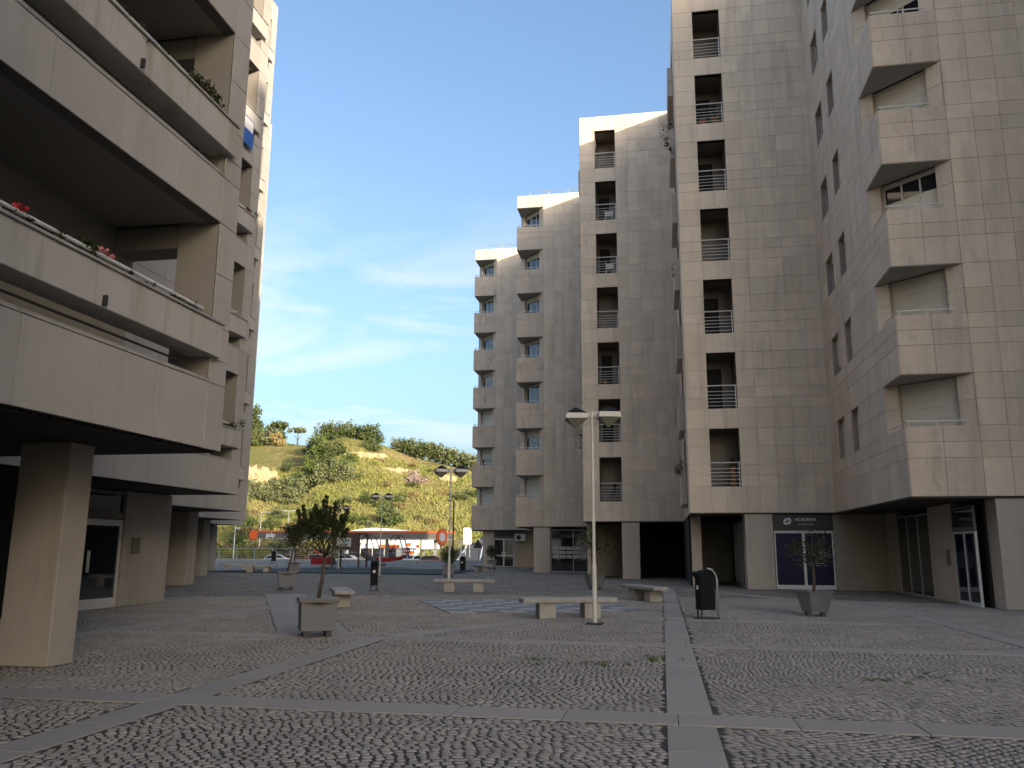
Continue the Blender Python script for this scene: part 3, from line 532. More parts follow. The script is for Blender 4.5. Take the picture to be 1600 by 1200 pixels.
# ------------------------------------------------------------------ left-hand towers
PL = 3.385
def left_unit(idx, c, ys, ye, top, label, soff=3.08, nst=8, shade=True):
    T = thing('apartment_tower', label, 'apartment tower', (c, ys, 0), 0, 'stepped apartment towers opposite the row of blocks'); cl = Clad(T, (c, ys, 0)); L = ye-ys
    fr = Fr(math.pi/2, 0, 0); pier = L-.52; sa = 0 if idx == 0 else pier-2.7; nb = max(1, round((pier-sa)/1.32)); bl = list(np.linspace(sa, pier, nb+1)); dd = 1.85
    zp = [soff]
    for k in range(nst):
        z0 = soff if k == 0 else 3.33+PL*k; z1 = 4.11+PL*k; p0, p1 = 4.5+PL*k, 5.03+PL*k; o1 = 6.715+PL*k
        if z1 > top-1: z1 = top
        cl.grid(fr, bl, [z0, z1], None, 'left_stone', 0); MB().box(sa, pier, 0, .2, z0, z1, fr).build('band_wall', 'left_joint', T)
        MB().box(sa, pier, -.03, .22, z1+.002, z1+.05, fr).build('coping', 'concrete', T)
        zp += [z1, p0, p1, (p1+o1)/2, o1]
        if z1 >= top: zp = [z for z in zp if z < top]; break
        pb = MB().box(sa+(.0 if idx == 0 else .05), pier+.12, -.13, .32, p0, p1, fr).build('planter_box', 'render_white', T, bevel=.01); MB().box(sa, pier+.14, -.16, .35, p1, p1+.035, fr).build('coping', 'concrete', pb)
        MB().tube([fr(sa+.1, .0, p1+.17), fr(pier-.3, .0, p1+.17)], .028, 8).build('handrail', 'white_metal', T)
        for s in np.arange(sa+.8, pier-.4, 2.2): MB().tube([fr(s, .02, p1+.03), fr(s, .02, p1+.17)], .014, 6).build('rail_post', 'white_metal', T)
        MB().tube([fr(sa+.1, .1, z1+.2), fr(pier-.6, .1, z1+.2)], .018, 6).build('slit_rail', 'dark_metal', T)
        # deck, ceiling, back wall with shutters and doors
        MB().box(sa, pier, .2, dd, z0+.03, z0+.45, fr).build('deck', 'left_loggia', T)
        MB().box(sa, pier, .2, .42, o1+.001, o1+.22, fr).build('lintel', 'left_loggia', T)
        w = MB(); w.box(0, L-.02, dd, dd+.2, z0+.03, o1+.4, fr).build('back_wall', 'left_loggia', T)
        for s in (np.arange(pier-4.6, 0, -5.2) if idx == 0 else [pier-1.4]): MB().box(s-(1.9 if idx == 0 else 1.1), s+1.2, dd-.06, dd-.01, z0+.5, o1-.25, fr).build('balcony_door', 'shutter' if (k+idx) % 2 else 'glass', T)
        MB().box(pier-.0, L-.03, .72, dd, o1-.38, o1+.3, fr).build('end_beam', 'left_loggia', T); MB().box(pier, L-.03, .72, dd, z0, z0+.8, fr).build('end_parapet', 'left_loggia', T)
        MB().box(pier-3.6, pier-3.2, 1.0, 1.3, o1+.215, o1+.265, fr).build('ceiling_lamp', 'white', T) if k < 2 else None
    zp = sorted(set(round(z, 3) for z in zp))+[top]
    MB().box(pier+.002, L-.02, .02, .7, soff, top-.02, fr).build('corner_pier', 'left_loggia', T)
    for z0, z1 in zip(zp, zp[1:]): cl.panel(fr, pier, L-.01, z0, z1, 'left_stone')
    if sa > 0:
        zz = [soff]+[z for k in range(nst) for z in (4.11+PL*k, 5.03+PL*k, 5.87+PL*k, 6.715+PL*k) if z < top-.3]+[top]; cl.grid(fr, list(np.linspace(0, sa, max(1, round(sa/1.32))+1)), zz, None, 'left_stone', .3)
    cl.emit(300, 'left_joint')
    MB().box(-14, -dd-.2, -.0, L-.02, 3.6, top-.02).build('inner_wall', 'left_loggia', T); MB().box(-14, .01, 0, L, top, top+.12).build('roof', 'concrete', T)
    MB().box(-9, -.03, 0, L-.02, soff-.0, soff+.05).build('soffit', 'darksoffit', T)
    return T, fr, L
LC = [(-6.85, -9, 12.0), (-12.5, 11.9, 23.1), (-18.15, 23.0, 34.2), (-23.8, 34.1, 45.1), (-29.45, 45.0, 55.5)]
LL = ['grey stone apartment tower with long flowered balcony above the square pillar on the plaza', 'apartment tower with the dark framed street door and metal intercom plate in its ground floor',
      'apartment tower stepped back behind the one with the framed street door', 'apartment tower next to the low end tower over the broad pale pier', 'low end of the tower row over a broad pale pier by the railing fence']
LT = []
for i, (c, a, b) in enumerate(LC): LT.append(left_unit(i, c, a, b, 28.0 if i < 4 else 24.0, LL[i], 3.08 if i == 0 else 3.15))
T1, f1, L1 = LT[0]
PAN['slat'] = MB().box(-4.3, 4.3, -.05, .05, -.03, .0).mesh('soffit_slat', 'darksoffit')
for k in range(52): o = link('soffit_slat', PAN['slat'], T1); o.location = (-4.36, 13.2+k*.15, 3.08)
gwall(T1, -2.15, -1.35, 19.36, 19.87, 3.06, 'pillar'); gwall(T1, -2.15, -1.35, 12.5, 13.0, 3.06, 'pillar')
MB().box(-6.0, -5.8, 0, 18.5, 0, 3.06).build('ground_wall', 'dim', T1)
T2 = LT[1][0]; fd = Fr(math.pi/2, -2.12, 0)
gwall(T2, -4.0, -2.1, 9.0, 11.18, 3.13, 'pillar'); glazing(T2, Fr(math.pi/2, -2.2, 0), 7.45, 9.0, 0, 2.32, 1, 'door', 'glass', .16); glazing(T2, Fr(math.pi/2, -2.2, 0), 7.45, 9.0, 2.36, 3.1, 1, 'transom_window', 'glass', .1, fm='copper')
MB().box(-2.14, -2.08, 7.62, 7.66, .95, 1.5).build('door_handle', 'white_metal', T2); MB().box(-2.1, -2.07, 9.35, 9.72, 1.42, 1.86).build('intercom', 'copper', T2); MB().box(-2.6, -2.3, 0, 7.45, 0, 3.13).build('ground_wall', 'dim', T2)
for i, (dx0, dx1) in ((2, (-2.9, -2.0)), (3, (-2.9, -2.0)), (4, (-4.0, -1.8))):
    T_, f_, L_ = LT[i]; gwall(T_, dx0, dx1, L_-1.0, L_-.25, 3.13, 'pillar'); MB().box(-5.2, -5.0, 0, L_-.3, 0, 3.13).build('ground_wall', 'plaster', T_)
MB().box(-5.0, -4.97, 6.4, 7.6, .1, 2.4).build('poster', 'red', LT[3][0])
L0 = thing('apartment_tower', 'unseen plain stone apartment tower past the viewpoint, added to block light from behind', 'apartment tower', (-1.9, -10.2, 0), 0, 'stepped apartment towers opposite the row of blocks')  # out of view, continues the stagger; added to keep light off the near pillars
MB().box(-4.7, 0, 0, 10.8, 3.15, 28).build('wall', 'left_stone', L0); MB().box(-4.7, -2, .3, 10.0, 0, 3.15).build('ground_wall', 'pillar', L0); MB().box(-1.5, -.9, 5, 5.6, 0, 3.15).build('pillar', 'pillar', L0)
# flowers on the near balcony
def balcony_plant(T, fr, s, z, sd, n=220, w=.22, fl=None, mt='leaf_dark', droop=0):
    rs = np.random.default_rng(sd); C = [fr(s+rs.normal()*w, .05+rs.normal()*.06, z+.06+rs.random()*w*.8-droop*rs.random()) for _ in range(6)]
    V, F = leafcloud(C, [w*.55]*6, n, .035, rs, .45); o = link('balcony_plant', rawmesh('balcony_plant', V, F4=F, material=mt), T)
    if fl:
        V, F = leafcloud([fr(s+rs.normal()*w*.5, -.02, z+.16+w*.5*rs.random()) for _ in range(3)], [.04, .035, .03], 60, .022, rs, .8); link('blossom', rawmesh('blossom', V, F4=F, material=fl), o)
for s, sd, n, w, fl in ((15.1, 1, 60, .08, 'flower'), (15.75, 2, 120, .12, 'flower'), (16.4, 43, 320, .11, 'flower'), (16.9, 31, 160, .13, None), (17.75, 4, 420, .17, 'flower_pink'), (18.4, 5, 60, .06, None), (18.9, 6, 60, .06, None), (19.6, 7, 130, .1, None), (20.0, 71, 160, .12, None)):
    balcony_plant(T1, f1, s, 5.06, sd, n, w, fl)
for s, sd, n, w in ((16.2, 8, 500, .3), (16.9, 9, 400, .3), (18.0, 10, 160, .2), (19.2, 12, 700, .3), (19.7, 11, 700, .3)): balcony_plant(T1, f1, s, 8.45, sd, n, w, None, droop=.15)
balcony_plant(T2, LT[1][1], 10.4, 5.06, 12, 500, .35, None, droop=.3); balcony_plant(T2, LT[1][1], 10.6, 11.8, 13, 200, .2, 'flower'); 
MB().box(.136, .15, 9.6, 10.35, 13.9, 14.8).build('sale_banner', 'blue', T2); MB().box(.138, .154, 9.64, 10.3, 14.4, 14.76).build('banner_print', 'white', T2)
for s, z in ((17.75, 4.52), (18.0, 7.92)): MB().box(.13, .19, s, s+.03, z, z+.13).build('drain_spout', 'dark_metal', T1)

# ------------------------------------------------------------------ street furniture
A26 = math.radians(26)
def planter_proto():
    r = thing('planter', '', 'planter'); MB().lathe([(.435, .12), (.455, .62), (.5, .62), (.5, .68), (.43, .68), (.42, .62)], 4, rot=math.pi/4).build('box', 'planter', r)
    MB().lathe([(.505, .63), (.51, .69), (.44, .69)], 4, rot=math.pi/4).build('rim', 'copper', r); MB().lathe([(.42, .6), (.2, .64)], 8).build('soil', 'soil', r)
    for sx in (-1, 1):
        for sy in (-1, 1): MB().box(sx*.2-.05, sx*.2+.05, sy*.2-.05, sy*.2+.05, 0, .12).build('foot', 'dark_metal', r)
    return r
def bowl_proto():
    r = thing('planter', '', 'planter'); MB().lathe([(.3, .1), (.42, .5), (.46, .58), (.4, .58), (.38, .52)], 8, rot=.39).build('bowl', 'planter', r); MB().lathe([(.39, .5), (.1, .53)], 8).build('soil', 'soil', r)
    for sx in (-1, 1):
        for sy in (-1, 1): MB().box(sx*.17-.04, sx*.17+.04, sy*.17-.04, sy*.17+.04, 0, .1).build('foot', 'dark_metal', r)
    return r
def small_tree(name, label, loc, h, cw, ch, n, mt, sd, lean=0., size=.05, ball=False, up=1.2, spikes=0, lowbr=False, base=.6, tr=.035):
    rs = np.random.default_rng(sd); T = thing(name, label, 'tree', loc); zc = h-ch/2; tk = MB()
    z0 = base; ztop = h-ch*.75
    tk.tube([(0, 0, z0), (lean*.4+.02, .01, z0+(ztop-z0)*.5), (lean, 0, ztop)], [tr*1.15, tr, tr*.8], 8); C = []; Rr = []
    if ball:
        C = [(lean, 0, zc)]; Rr = [cw/2]
        tk.tube([(lean, 0, ztop), (lean, 0, zc)], [tr*.8, tr*.4], 6)
    else:
        for k in range(11):
            t = 2*math.pi*k/11+rs.random()*.5; rd = cw/2*(.35+.5*rs.random()); zz = h-ch*(.12+.62*rs.random()); e = (lean+rd*math.cos(t), rd*math.sin(t), zz)
            tk.tube([(lean, 0, ztop-.05*rs.random()), (lean+rd*.45*math.cos(t), rd*.45*math.sin(t), (ztop+zz)/2-.02), e], [tr*.55, tr*.4, tr*.15], 5); C.append(e); Rr.append(cw*.17*(.7+.6*rs.random()))
        C += [(lean+rs.normal()*cw*.12, rs.normal()*cw*.14, zc+rs.normal()*ch*.16) for _ in range(9)]; Rr += [cw*.21]*9
        for k in range(spikes):
            t = rs.random()*6.28; rd = cw*.42*rs.random()**.7; zt = h-ch*.4*rs.random()-rd*.45; p = [(lean+rd*.8*math.cos(t), rd*.8*math.sin(t), zc), (lean+rd*1.05*math.cos(t), rd*1.05*math.sin(t), zt)]
            tk.tube(p, [.006, .003], 4)
            for q in np.linspace(.35, 1, 6): C.append(tuple(np.array(p[0])*(1-q)+np.array(p[1])*q)); Rr.append(.04)
    tk.build('trunk', 'trunk', T, smooth=True)
    V, F = leafcloud(C, Rr, n, size, rs, .28, up, 1.); link('crown', rawmesh('crown', V, F4=F, material=mt), T); return T
pp = planter_proto(); pb = bowl_proto()
PL_ = [(-6.35, 15.0, 'square grey planter at the near end of the diagonal slab path, holding the spiky tree', A26+.05, 1.0), (-14.46, 31.0, 'square grey planter at the far end of the diagonal slab path', A26+.05, 1.0),
       (-22.87, 50.0, 'square grey planter beside the dark rubber playground surface', A26+.05, 1.05), (-12.14, 47.3, 'square grey planter with clipped ball bush beside the black display bin', 0.2, 1.0), (-12.9, 63.5, 'square grey planter with clipped ball bush by the pier of the end block', .1, 1.0)]
for i, (x, y, lb, rz, sc) in enumerate(PL_):
    o = pp if i == 0 else copy_tree(pp); o.location = (x, y, gz(y)); o.rotation_euler = (0, 0, rz); o.scale = (sc,)*3; tag(o, lb, 'planter', 'planters on the plaza')
for i, (x, y, lb) in enumerate([(3.72, 22.4, 'grey bowl shaped planter in front of the academy shop'), (-2.74, 34.7, 'grey bowl shaped planter in front of the mailbox lobby')]):
    o = pb if i == 0 else copy_tree(pb); o.location = (x, y, 0); tag(o, lb, 'planter', 'planters on the plaza'); o.scale = (1.05,)*3
small_tree('potted_tree', 'dark spiky leaved tree in the planter at the near end of the slab path', (-6.35, 15.0, 0), 2.6, 1.3, 1.5, 15000, 'leaf_dark', 3, .1, .032, up=1.2, spikes=40)
small_tree('potted_tree', 'dark loose tree in the planter at the far end of the slab path', (-14.46, 31.0, 0), 2.8, 1.5, 1.5, 3600, 'leaf_dark', 5, .25, .05, up=.8, spikes=10)
small_tree('potted_tree', 'thin stemmed dark tree in the planter by the rubber playground surface', (-22.87, 50, .0), 3.2, 1.7, 1.5, 2200, 'leaf_dark', 6, 0, .07)
small_tree('ball_bush', 'clipped ball bush in the planter beside the black display bin', (-12.14, 47.3, .0), 1.75, 1.05, 1.05, 2200, 'leaf_dark', 7, ball=True, size=.05)
small_tree('ball_bush', 'clipped ball bush in the planter by the pier of the end block', (-12.9, 63.5, gz(63.5)), 1.85, 1.0, 1.0, 2000, 'leaf_dark', 8, ball=True, size=.05)
small_tree('potted_tree', 'small sparse tree in the bowl planter before the academy shop', (3.72, 22.4, 0), 2.1, 1.6, 1.0, 800, 'leaf_dark', 9, .02, .05, up=.4, base=.5)
small_tree('potted_tree', 'small sparse olive tree in the bowl planter before the mailbox lobby', (-2.74, 34.7, 0), 2.75, 2.0, 1.5, 750, 'leaf_dark', 10, 0, .06, up=.4, base=.5)
def bench_proto():
    r = thing('bench', '', 'bench'); MB().box(-1.15, 1.15, -.27, .27, .36, .47).build('seat', 'concrete', r, bevel=.015)
    for s in (-1, 1): MB().box(s*.55-.2, s*.55+.2, -.2, .2, 0, .36).build('leg', 'concrete', r, bevel=.01)
    return r
bp = bench_proto()
for i, (x, y, a, lb) in enumerate([(-2.25, 20.25, math.radians(22), 'concrete bench standing behind the foot of the tall double lamp post by the chessboard paving'), (-.6, 27.5, math.radians(-62), 'concrete bench at the chessboard edge towards the garage opening'),
    (-7.4, 31.2, math.radians(10), 'concrete bench across the far edge of the chessboard paving'), (-9.0, 22.9, math.radians(-64), 'concrete bench on the slab path beside the planter with the spiky tree'),
    (-26.0, 51.5, math.radians(8), 'concrete bench near the towers, the one overlapping another bench'), (-29.6, 55.3, math.radians(24), 'concrete bench near the towers, half hidden behind another bench'), (-12.75, 59.0, math.radians(-50), 'concrete bench between the end block and the ball bush planter')]):
    o = bp if i == 0 else copy_tree(bp); o.location = (x, y, gz(y)); o.rotation_euler = (0, 0, a); tag(o, lb, 'bench', 'concrete benches on the plaza')
def bin_proto():
    r = thing('litter_bin', '', 'litter bin'); prof = [(-.2, .2), (.2, .2), (.2, .96), (.14, 1.08), (.04, 1.13), (-.1, 1.12), (-.2, 1.02)]
    MB().extr(prof, -.14, .14).build('body', 'bin', r, bevel=.02); MB().extr([(-.3, 1.06), (-.19, .92), (-.14, 1.06), (-.2, 1.1)], -.13, .13).build('hood', 'bin', r)
    pts = [(.235, -.17, 0), (.235, -.17, .85), (.2, -.17, 1.02), (.1, -.17, 1.14), (-.02, -.17, 1.165)]; MB().tube(pts, .026, 8).build('hoop', 'grey_metal', r, smooth=True)
    MB().tube([(-.16, .1, 0), (-.16, .1, .22)], .022, 6).build('leg', 'dark_metal', r); MB().tube([(-.16, -.1, 0), (-.16, -.1, .22)], .022, 6).build('leg', 'dark_metal', r)
    MB().box(-.24, .26, -.2, .2, 0, .02).build('foot_plate', 'dark_metal', r)
    e = MB().lathe([(.055, 0), (.055, .008)], 16).build('badge', 'white', r); e.matrix_local = Matrix.Translation((-.201, 0, .72)) @ Matrix.Rotation(-math.pi/2, 4, 'Y')
    return r
bnp = bin_proto()
for i, (x, y, a, lb) in enumerate([(.98, 20.9, .45, 'black litter bin with steel hoop at the crossing of slab bands near the academy'), (-11.0, 31.3, 1.9, 'black litter bin with steel hoop before the playground'), (-12.9, 53.9, 1.6, 'black bin with pale notice panel above, beside a ball bush'), (-35.3, 72.7, .5, 'black litter bin by the railing fence')]):
    o = bnp if i == 0 else copy_tree(bnp); o.location = (x, y, gz(y)); o.rotation_euler = (0, 0, a); tag(o, lb, 'litter bin', 'black litter bins on the plaza')
    if i == 2: MB().box(-.12, .12, -.16, -.145, .95, 1.3).build('notice_panel', 'skyblue', o).rotation_euler = (0, 0, -1.6)
def lamp_proto():
    r = thing('lamp_post', '', 'street lamp'); MB().lathe([(.052, 0), (.052, 1.25), (.038, 1.3), (.034, 4.55), (.05, 4.56), (.05, 4.7)], 12).build('post', 'lamp_white', r, smooth=False)
    MB().box(-.17, .17, -.17, .17, 0, .03).build('base_plate', 'dark_metal', r); MB().box(-.42, .42, -.03, .03, 4.6, 4.7).build('arm', 'lamp_white', r)
    for s in (-1, 1):
        c = (s*.38, 0); q = math.pi/4+.32
        h = MB().lathe([(.355, 4.54), (.355, 4.6), (.34, 4.605), (.34, 4.66)], 4, c, q).build('head', 'lamp_white', r); MB().lathe([(.345, 4.66), (.01, 4.82)], 4, c, q).build('cap', 'lamp_top', h); MB().lathe([(.02, 4.33), (.33, 4.54)], 4, c, q).build('diffuser', 'lamp_glass', h)
    return r
lp = lamp_proto()
for i, (x, y, a, lb) in enumerate([(-1.5, 18.76, -.1, 'pale double headed lamp post beside the concrete bench and chessboard paving'), (-8.1, 31.6, .2, 'pale double headed lamp post behind the bench on the far edge of the chessboard'), (-16.2, 47, .25, 'pale double headed lamp post at the edge of the playground'), (-24.3, 61, .3, 'pale double headed lamp post beyond the playhouse, its foot hidden by a tree')]):
    o = lp if i == 0 else copy_tree(lp); o.location = (x, y, gz(y)); o.rotation_euler = (0, 0, a); tag(o, lb, 'street lamp', 'double headed lamp posts on the plaza')
# weeds between the setts
for i, (x, y, n, r_) in enumerate([(-1.0, 12.3, 240, .28), (-.1, 13.0, 200, .22), (2.7, 11.5, 120, .18), (-1.9, 12.6, 80, .15), (3.6, 11.9, 150, .4)]):
    rs = np.random.default_rng(50+i); C = [(rs.normal()*r_, rs.normal()*r_*.7, .01) for _ in range(9)]; V, F = leafcloud(C, [.07]*9, n, .02, rs, .4, 1.); V[:, 2] = np.abs(V[:, 2])*.6
    o = link('weed', rawmesh('weed', V, F4=F, material='leaf_green')); o.location = (x, y, 0); tag(o, 'low green weed tuft growing between the cobbles', 'weed', 'weeds in the cobbles')

# ------------------------------------------------------------------ playground, fence
rub = MB().prism([(-29.5, 51.5), (-13.4, 50.6), (-13.4, 64), (-29.5, 66)], .03, .055); o = rub.build('rubber_surface', 'rubber', kind='structure'); 
PH = thing('playhouse', 'dark playground tower with pale window panel and red side boards', 'playhouse', (-24.6, 64, .1))
for x in (-1.1, 1.1):
    for y in (-.9, .9): MB().box(x-.06, x+.06, y-.06, y+.06, 0, 2.6).build('post', 'play_grey', PH)
MB().box(-1.1, 1.1, -.9, .9, .95, 1.05).build('deck', 'play_grey', PH); MB().box(-1.12, 1.12, -.98, -.92, 1.35, 2.5).build('front_board', 'play_grey', PH); MB().box(-.75, .45, -1.02, -.99, 1.6, 2.3).build('window_panel', 'lamp_white', PH); MB().box(-.1, .3, -1.05, -1.03, 1.75, 2.15).build('notice', 'skyblue', PH)
MB().box(-1.25, 1.25, -1.1, 1.1, 2.55, 2.68).build('roof', 'play_grey', PH); MB().extr([(1.1, 1.0), (2.5, .15), (2.9, .12), (2.9, .3), (2.5, .35), (1.1, 1.35)], -.4, .4).build('slide', 'play_grey', PH)
MB().box(-3.0, -1.4, -.6, .6, .2, .75).build('red_board', 'red', PH); 
SW = thing('boat_swing', 'red boat shaped swing hung under thin dark arches', 'swing', (-21.9, 65, .1))
for x, y in ((-1.5, -.5), (-1.5, .8), (.9, -.5), (.9, .8)):
    MB().tube([(x-.75+1.5*t, y, 2.55*math.sin(math.pi*(.04+.92*t))**.55) for t in np.linspace(0, 1, 14)], .045, 6).build('arch', 'play_grey', SW)
MB().extr([(-2.0, 1.0), (-1.5, .6), (0, .42), (1.2, .6), (1.7, 1.0), (1.2, .85), (0, .75), (-1.5, .85)], -.5, .5).build('boat', 'red', SW)
FE = thing('fence', 'grey metal railing fence along the far edge of the plaza', 'fence', (-48, 82, .3))
for i in range(16):
    x = i*2.0; MB().box(x-.03, x+.03, -.03, .03, 0, 1.2).build('post', 'grey_metal', FE)
for z in (.15, .33, .51, .69, .87): MB().box(0, 30, -.012, .012, z-.012, z+.012).build('rail', 'grey_metal', FE)
MB().tube([(0, 0, 1.2), (30, 0, 1.2)], .032, 6).build('handrail', 'grey_metal', FE)
# ------------------------------------------------------------------ filling station beyond the fence
GS = thing('station_canopy', 'long grey filling station canopy with orange edge and round orange ends', 'canopy', (-57, 112, -.7))
MB().box(1.4, 27.6, -3, 5, 3.6, 4.4).build('fascia', 'fascia_grey', GS); MB().box(1.3, 27.7, -3.05, 5.1, 4.4, 4.62).build('edge_band', 'orange', GS); MB().box(1.4, 27.5, -2.9, 4.9, 3.5, 3.6).build('underside', 'lamp_white', GS)
o = MB().lathe([(.62, -.1), (.66, 0), (.62, .1)], 24).build('round_end', 'orange', GS); o.matrix_local = Matrix.Translation((.9, -3.1, 4.0)) @ Matrix.Rotation(math.pi/2, 4, 'X')
t_ = put_text('galp', .85, 'white', GS, 3.4, -3.02, 3.78, 0, .02)
for x in (5, 12, 19, 26): MB().box(x-.18, x+.18, .8, 1.2, 0, 3.6).build('column', 'grey_metal', GS)
for x in (9, 16, 22.5):
    p = thing('fuel_pump', 'fuel pump with orange head under the station canopy', 'fuel pump', (-57+x, 112.8, -.7), 0, 'fuel pumps under the canopy'); MB().box(-.5, .5, -.3, .3, 0, 1.5).build('cabinet', 'white', p, bevel=.03); MB().box(-.52, .52, -.32, .32, 1.5, 1.95).build('head', 'orange', p, bevel=.02); MB().box(-.3, .3, -.33, -.31, .9, 1.3).build('display', 'dark_metal', p)
SH = thing('station_shop', 'station shop with pale barrel roof and orange strip over glass front', 'shop', (-50.5, 128, -.7))
n_ = 12; MB().extr([(0, 4.0)]+[(.6+9.8*k/n_*1.0, 4.6+.9*math.sin(math.pi*(.12+.76*k/n_))) for k in range(n_+1)]+[(11, 4.0)], 0, 8).build('barrel_roof', 'lamp_white', SH); MB().box(.3, 10.7, .3, 7.5, 0, 4.0).build('wall', 'white', SH); MB().box(6.5, 12.8, -.2, 0, 2.4, 2.9).build('sign_strip', 'orange', SH)
MB().box(1, 10, .22, .28, .4, 2.3).build('shop_window', 'glass', SH)
for x in (3, 5, 7, 9): MB().box(x-.05, x+.05, .16, .22, .4, 2.3).build('mullion', 'white_metal', SH)
wb = thing('kiosk', 'small white kiosk box beside the station forecourt', 'kiosk', (-35, 111, -.7)); MB().box(-.8, .8, -.6, .6, 0, 2.3).build('body', 'white', wb, bevel=.03); MB().box(-.85, .85, -.65, .65, 2.3, 2.42).build('roof', 'lamp_white', wb)
for i, (x, w, lb) in enumerate([(-38.5, 2.6, 'pale blue billboard nearer the shop front under the canopy'), (-34.9, 2.8, 'pale blue billboard nearer the round orange station sign')]):
    b_ = thing('billboard', lb, 'billboard', (x, 124.5, -.7)); MB().box(-w/2, w/2, -.1, .1, 2.2, 3.7).build('board', 'skyblue', b_); MB().box(-w/2-.05, w/2+.05, -.08, .12, 2.1, 2.2).build('frame', 'grey_metal', b_); MB().box(-.4, .5, -.12, -.1, 2.6, 3.1).build('picture', 'orange' if i == 0 else 'white', b_)
    for s in (-1, 1): MB().box(s*w*.35-.06, s*w*.35+.06, 0, .1, 0, 2.1).build('leg', 'grey_metal', b_)
ds = thing('disc_sign', 'round orange station sign on a thin post', 'sign', (-25.3, 95, -.7)); o = MB().lathe([(.9, -.12), (1.0, 0), (.9, .12)], 28).build('disc', 'orange', ds); o.matrix_local = Matrix.Translation((0, 0, 3.6)) @ Matrix.Rotation(.7, 4, 'Z') @ Matrix.Rotation(math.pi/2, 4, 'X') @ Matrix.Scale(.75, 4, (1, 0, 0))
o = MB().lathe([(.5, 0), (.5, .02), (.3, .021), (.3, 0)], 24).build('emblem', 'white', ds); o.matrix_local = Matrix.Translation((.085, -.102, 3.6)) @ Matrix.Rotation(.7, 4, 'Z') @ Matrix.Rotation(math.pi/2, 4, 'X') @ Matrix.Scale(.75, 4, (1, 0, 0))
MB().tube([(0, .1, 0), (0, .1, 3.2)], .07, 8).build('post', 'grey_metal', ds)
# poles
def pole(name, label, x, y, z0, h, heads, mt='white', cat='street lamp', r=.07, group=None):
    t = thing(name, label, cat, (x, y, z0), 0, group); MB().lathe([(r, 0), (r*.7, h)], 8).build('post', mt, t)
    for dx, hz_, w in heads: MB().tube([(0, 0, h-hz_), (dx*.5, 0, h-hz_+.08), (dx, 0, h-hz_+.05)], .035, 6).build('arm', mt, t); MB().box(min(dx-w, dx+w), max(dx-w, dx+w), -.14, .14, h-hz_+.0, h-hz_+.14).build('luminaire', mt, t, bevel=.03)
    return t
pole('lamp_pole', 'white pole with three stacked floodlights by the end of the towers', -56.8, 105, -.7, 6.1, [(.35, .1, .3), (.35, .75, .3), (.4, 1.3, .3)])
pole('lamp_pole', 'white street light with single arm left behind the station canopy', -65.8, 130, -.8, 8.2, [(1.2, .05, .35)]); pole('lamp_pole', 'white street light with two short arms behind the station canopy', -60.9, 130, -.8, 8.4, [(-.75, .05, .35), (.75, .05, .35)])
pole('lamp_pole', 'black pole with a boxed floodlight behind the pale lamp post', -18.9, 75, .2, 5.8, [(-.35, .1, .18)], 'dark_metal', r=.09)
pole('lamp_pole', 'slim white pole with a flat panel beside the climbing road', -24.2, 100, -.6, 3.6, [], 'white')
p_ = thing('road_sign', 'white panel sign on posts at the foot of the climbing road', 'sign', (-26.2, 112, 0)); MB().box(-.55, .55, -.05, .05, 2.2, 4.4).build('panel', 'white', p_); MB().tube([(-.3, .08, -.6), (-.3, .08, 2.3)], .05, 6).build('post', 'grey_metal', p_); MB().tube([(.3, .08, -.6), (.3, .08, 2.3)], .05, 6).build('post', 'grey_metal', p_)
p_ = thing('road_sign', 'blue square parking sign by the end block', 'sign', (-16.9, 84.8, .2)); MB().box(-.42, .42, -.03, .03, .5, 1.35).build('plate', 'blue', p_); put_text('P', .7, 'white', p_, 0, -.035, .68, 0, .01); MB().tube([(0, .05, -.5), (0, .05, 1.3)], .04, 6).build('post', 'grey_metal', p_)
p_ = thing('road_sign', 'round no entry sign standing near the parked cars', 'sign', (-31, 100, -.7)); o = MB().lathe([(.42, 0), (.42, .03)], 20).build('disc', 'red', p_); o.matrix_local = Matrix.Translation((0, 0, 2.0)) @ Matrix.Rotation(math.pi/2, 4, 'X'); MB().box(-.3, .3, -.05, -.035, 1.93, 2.07).build('bar', 'white', p_); MB().tube([(0, .05, 0), (0, .05, 1.9)], .04, 6).build('post', 'grey_metal', p_)
p_ = thing('road_sign', 'dark triangular sign back on a post beside the end block pier', 'sign', (-14.9, 67.5, .15)); MB().extr([(-.4, 1.5), (.4, 1.5), (0, 2.25)], -.02, .02).build('plate', 'dark_metal', p_); MB().tube([(.1, .04, -.05), (.1, .04, 1.55)], .035, 6).build('post', 'grey_metal', p_)
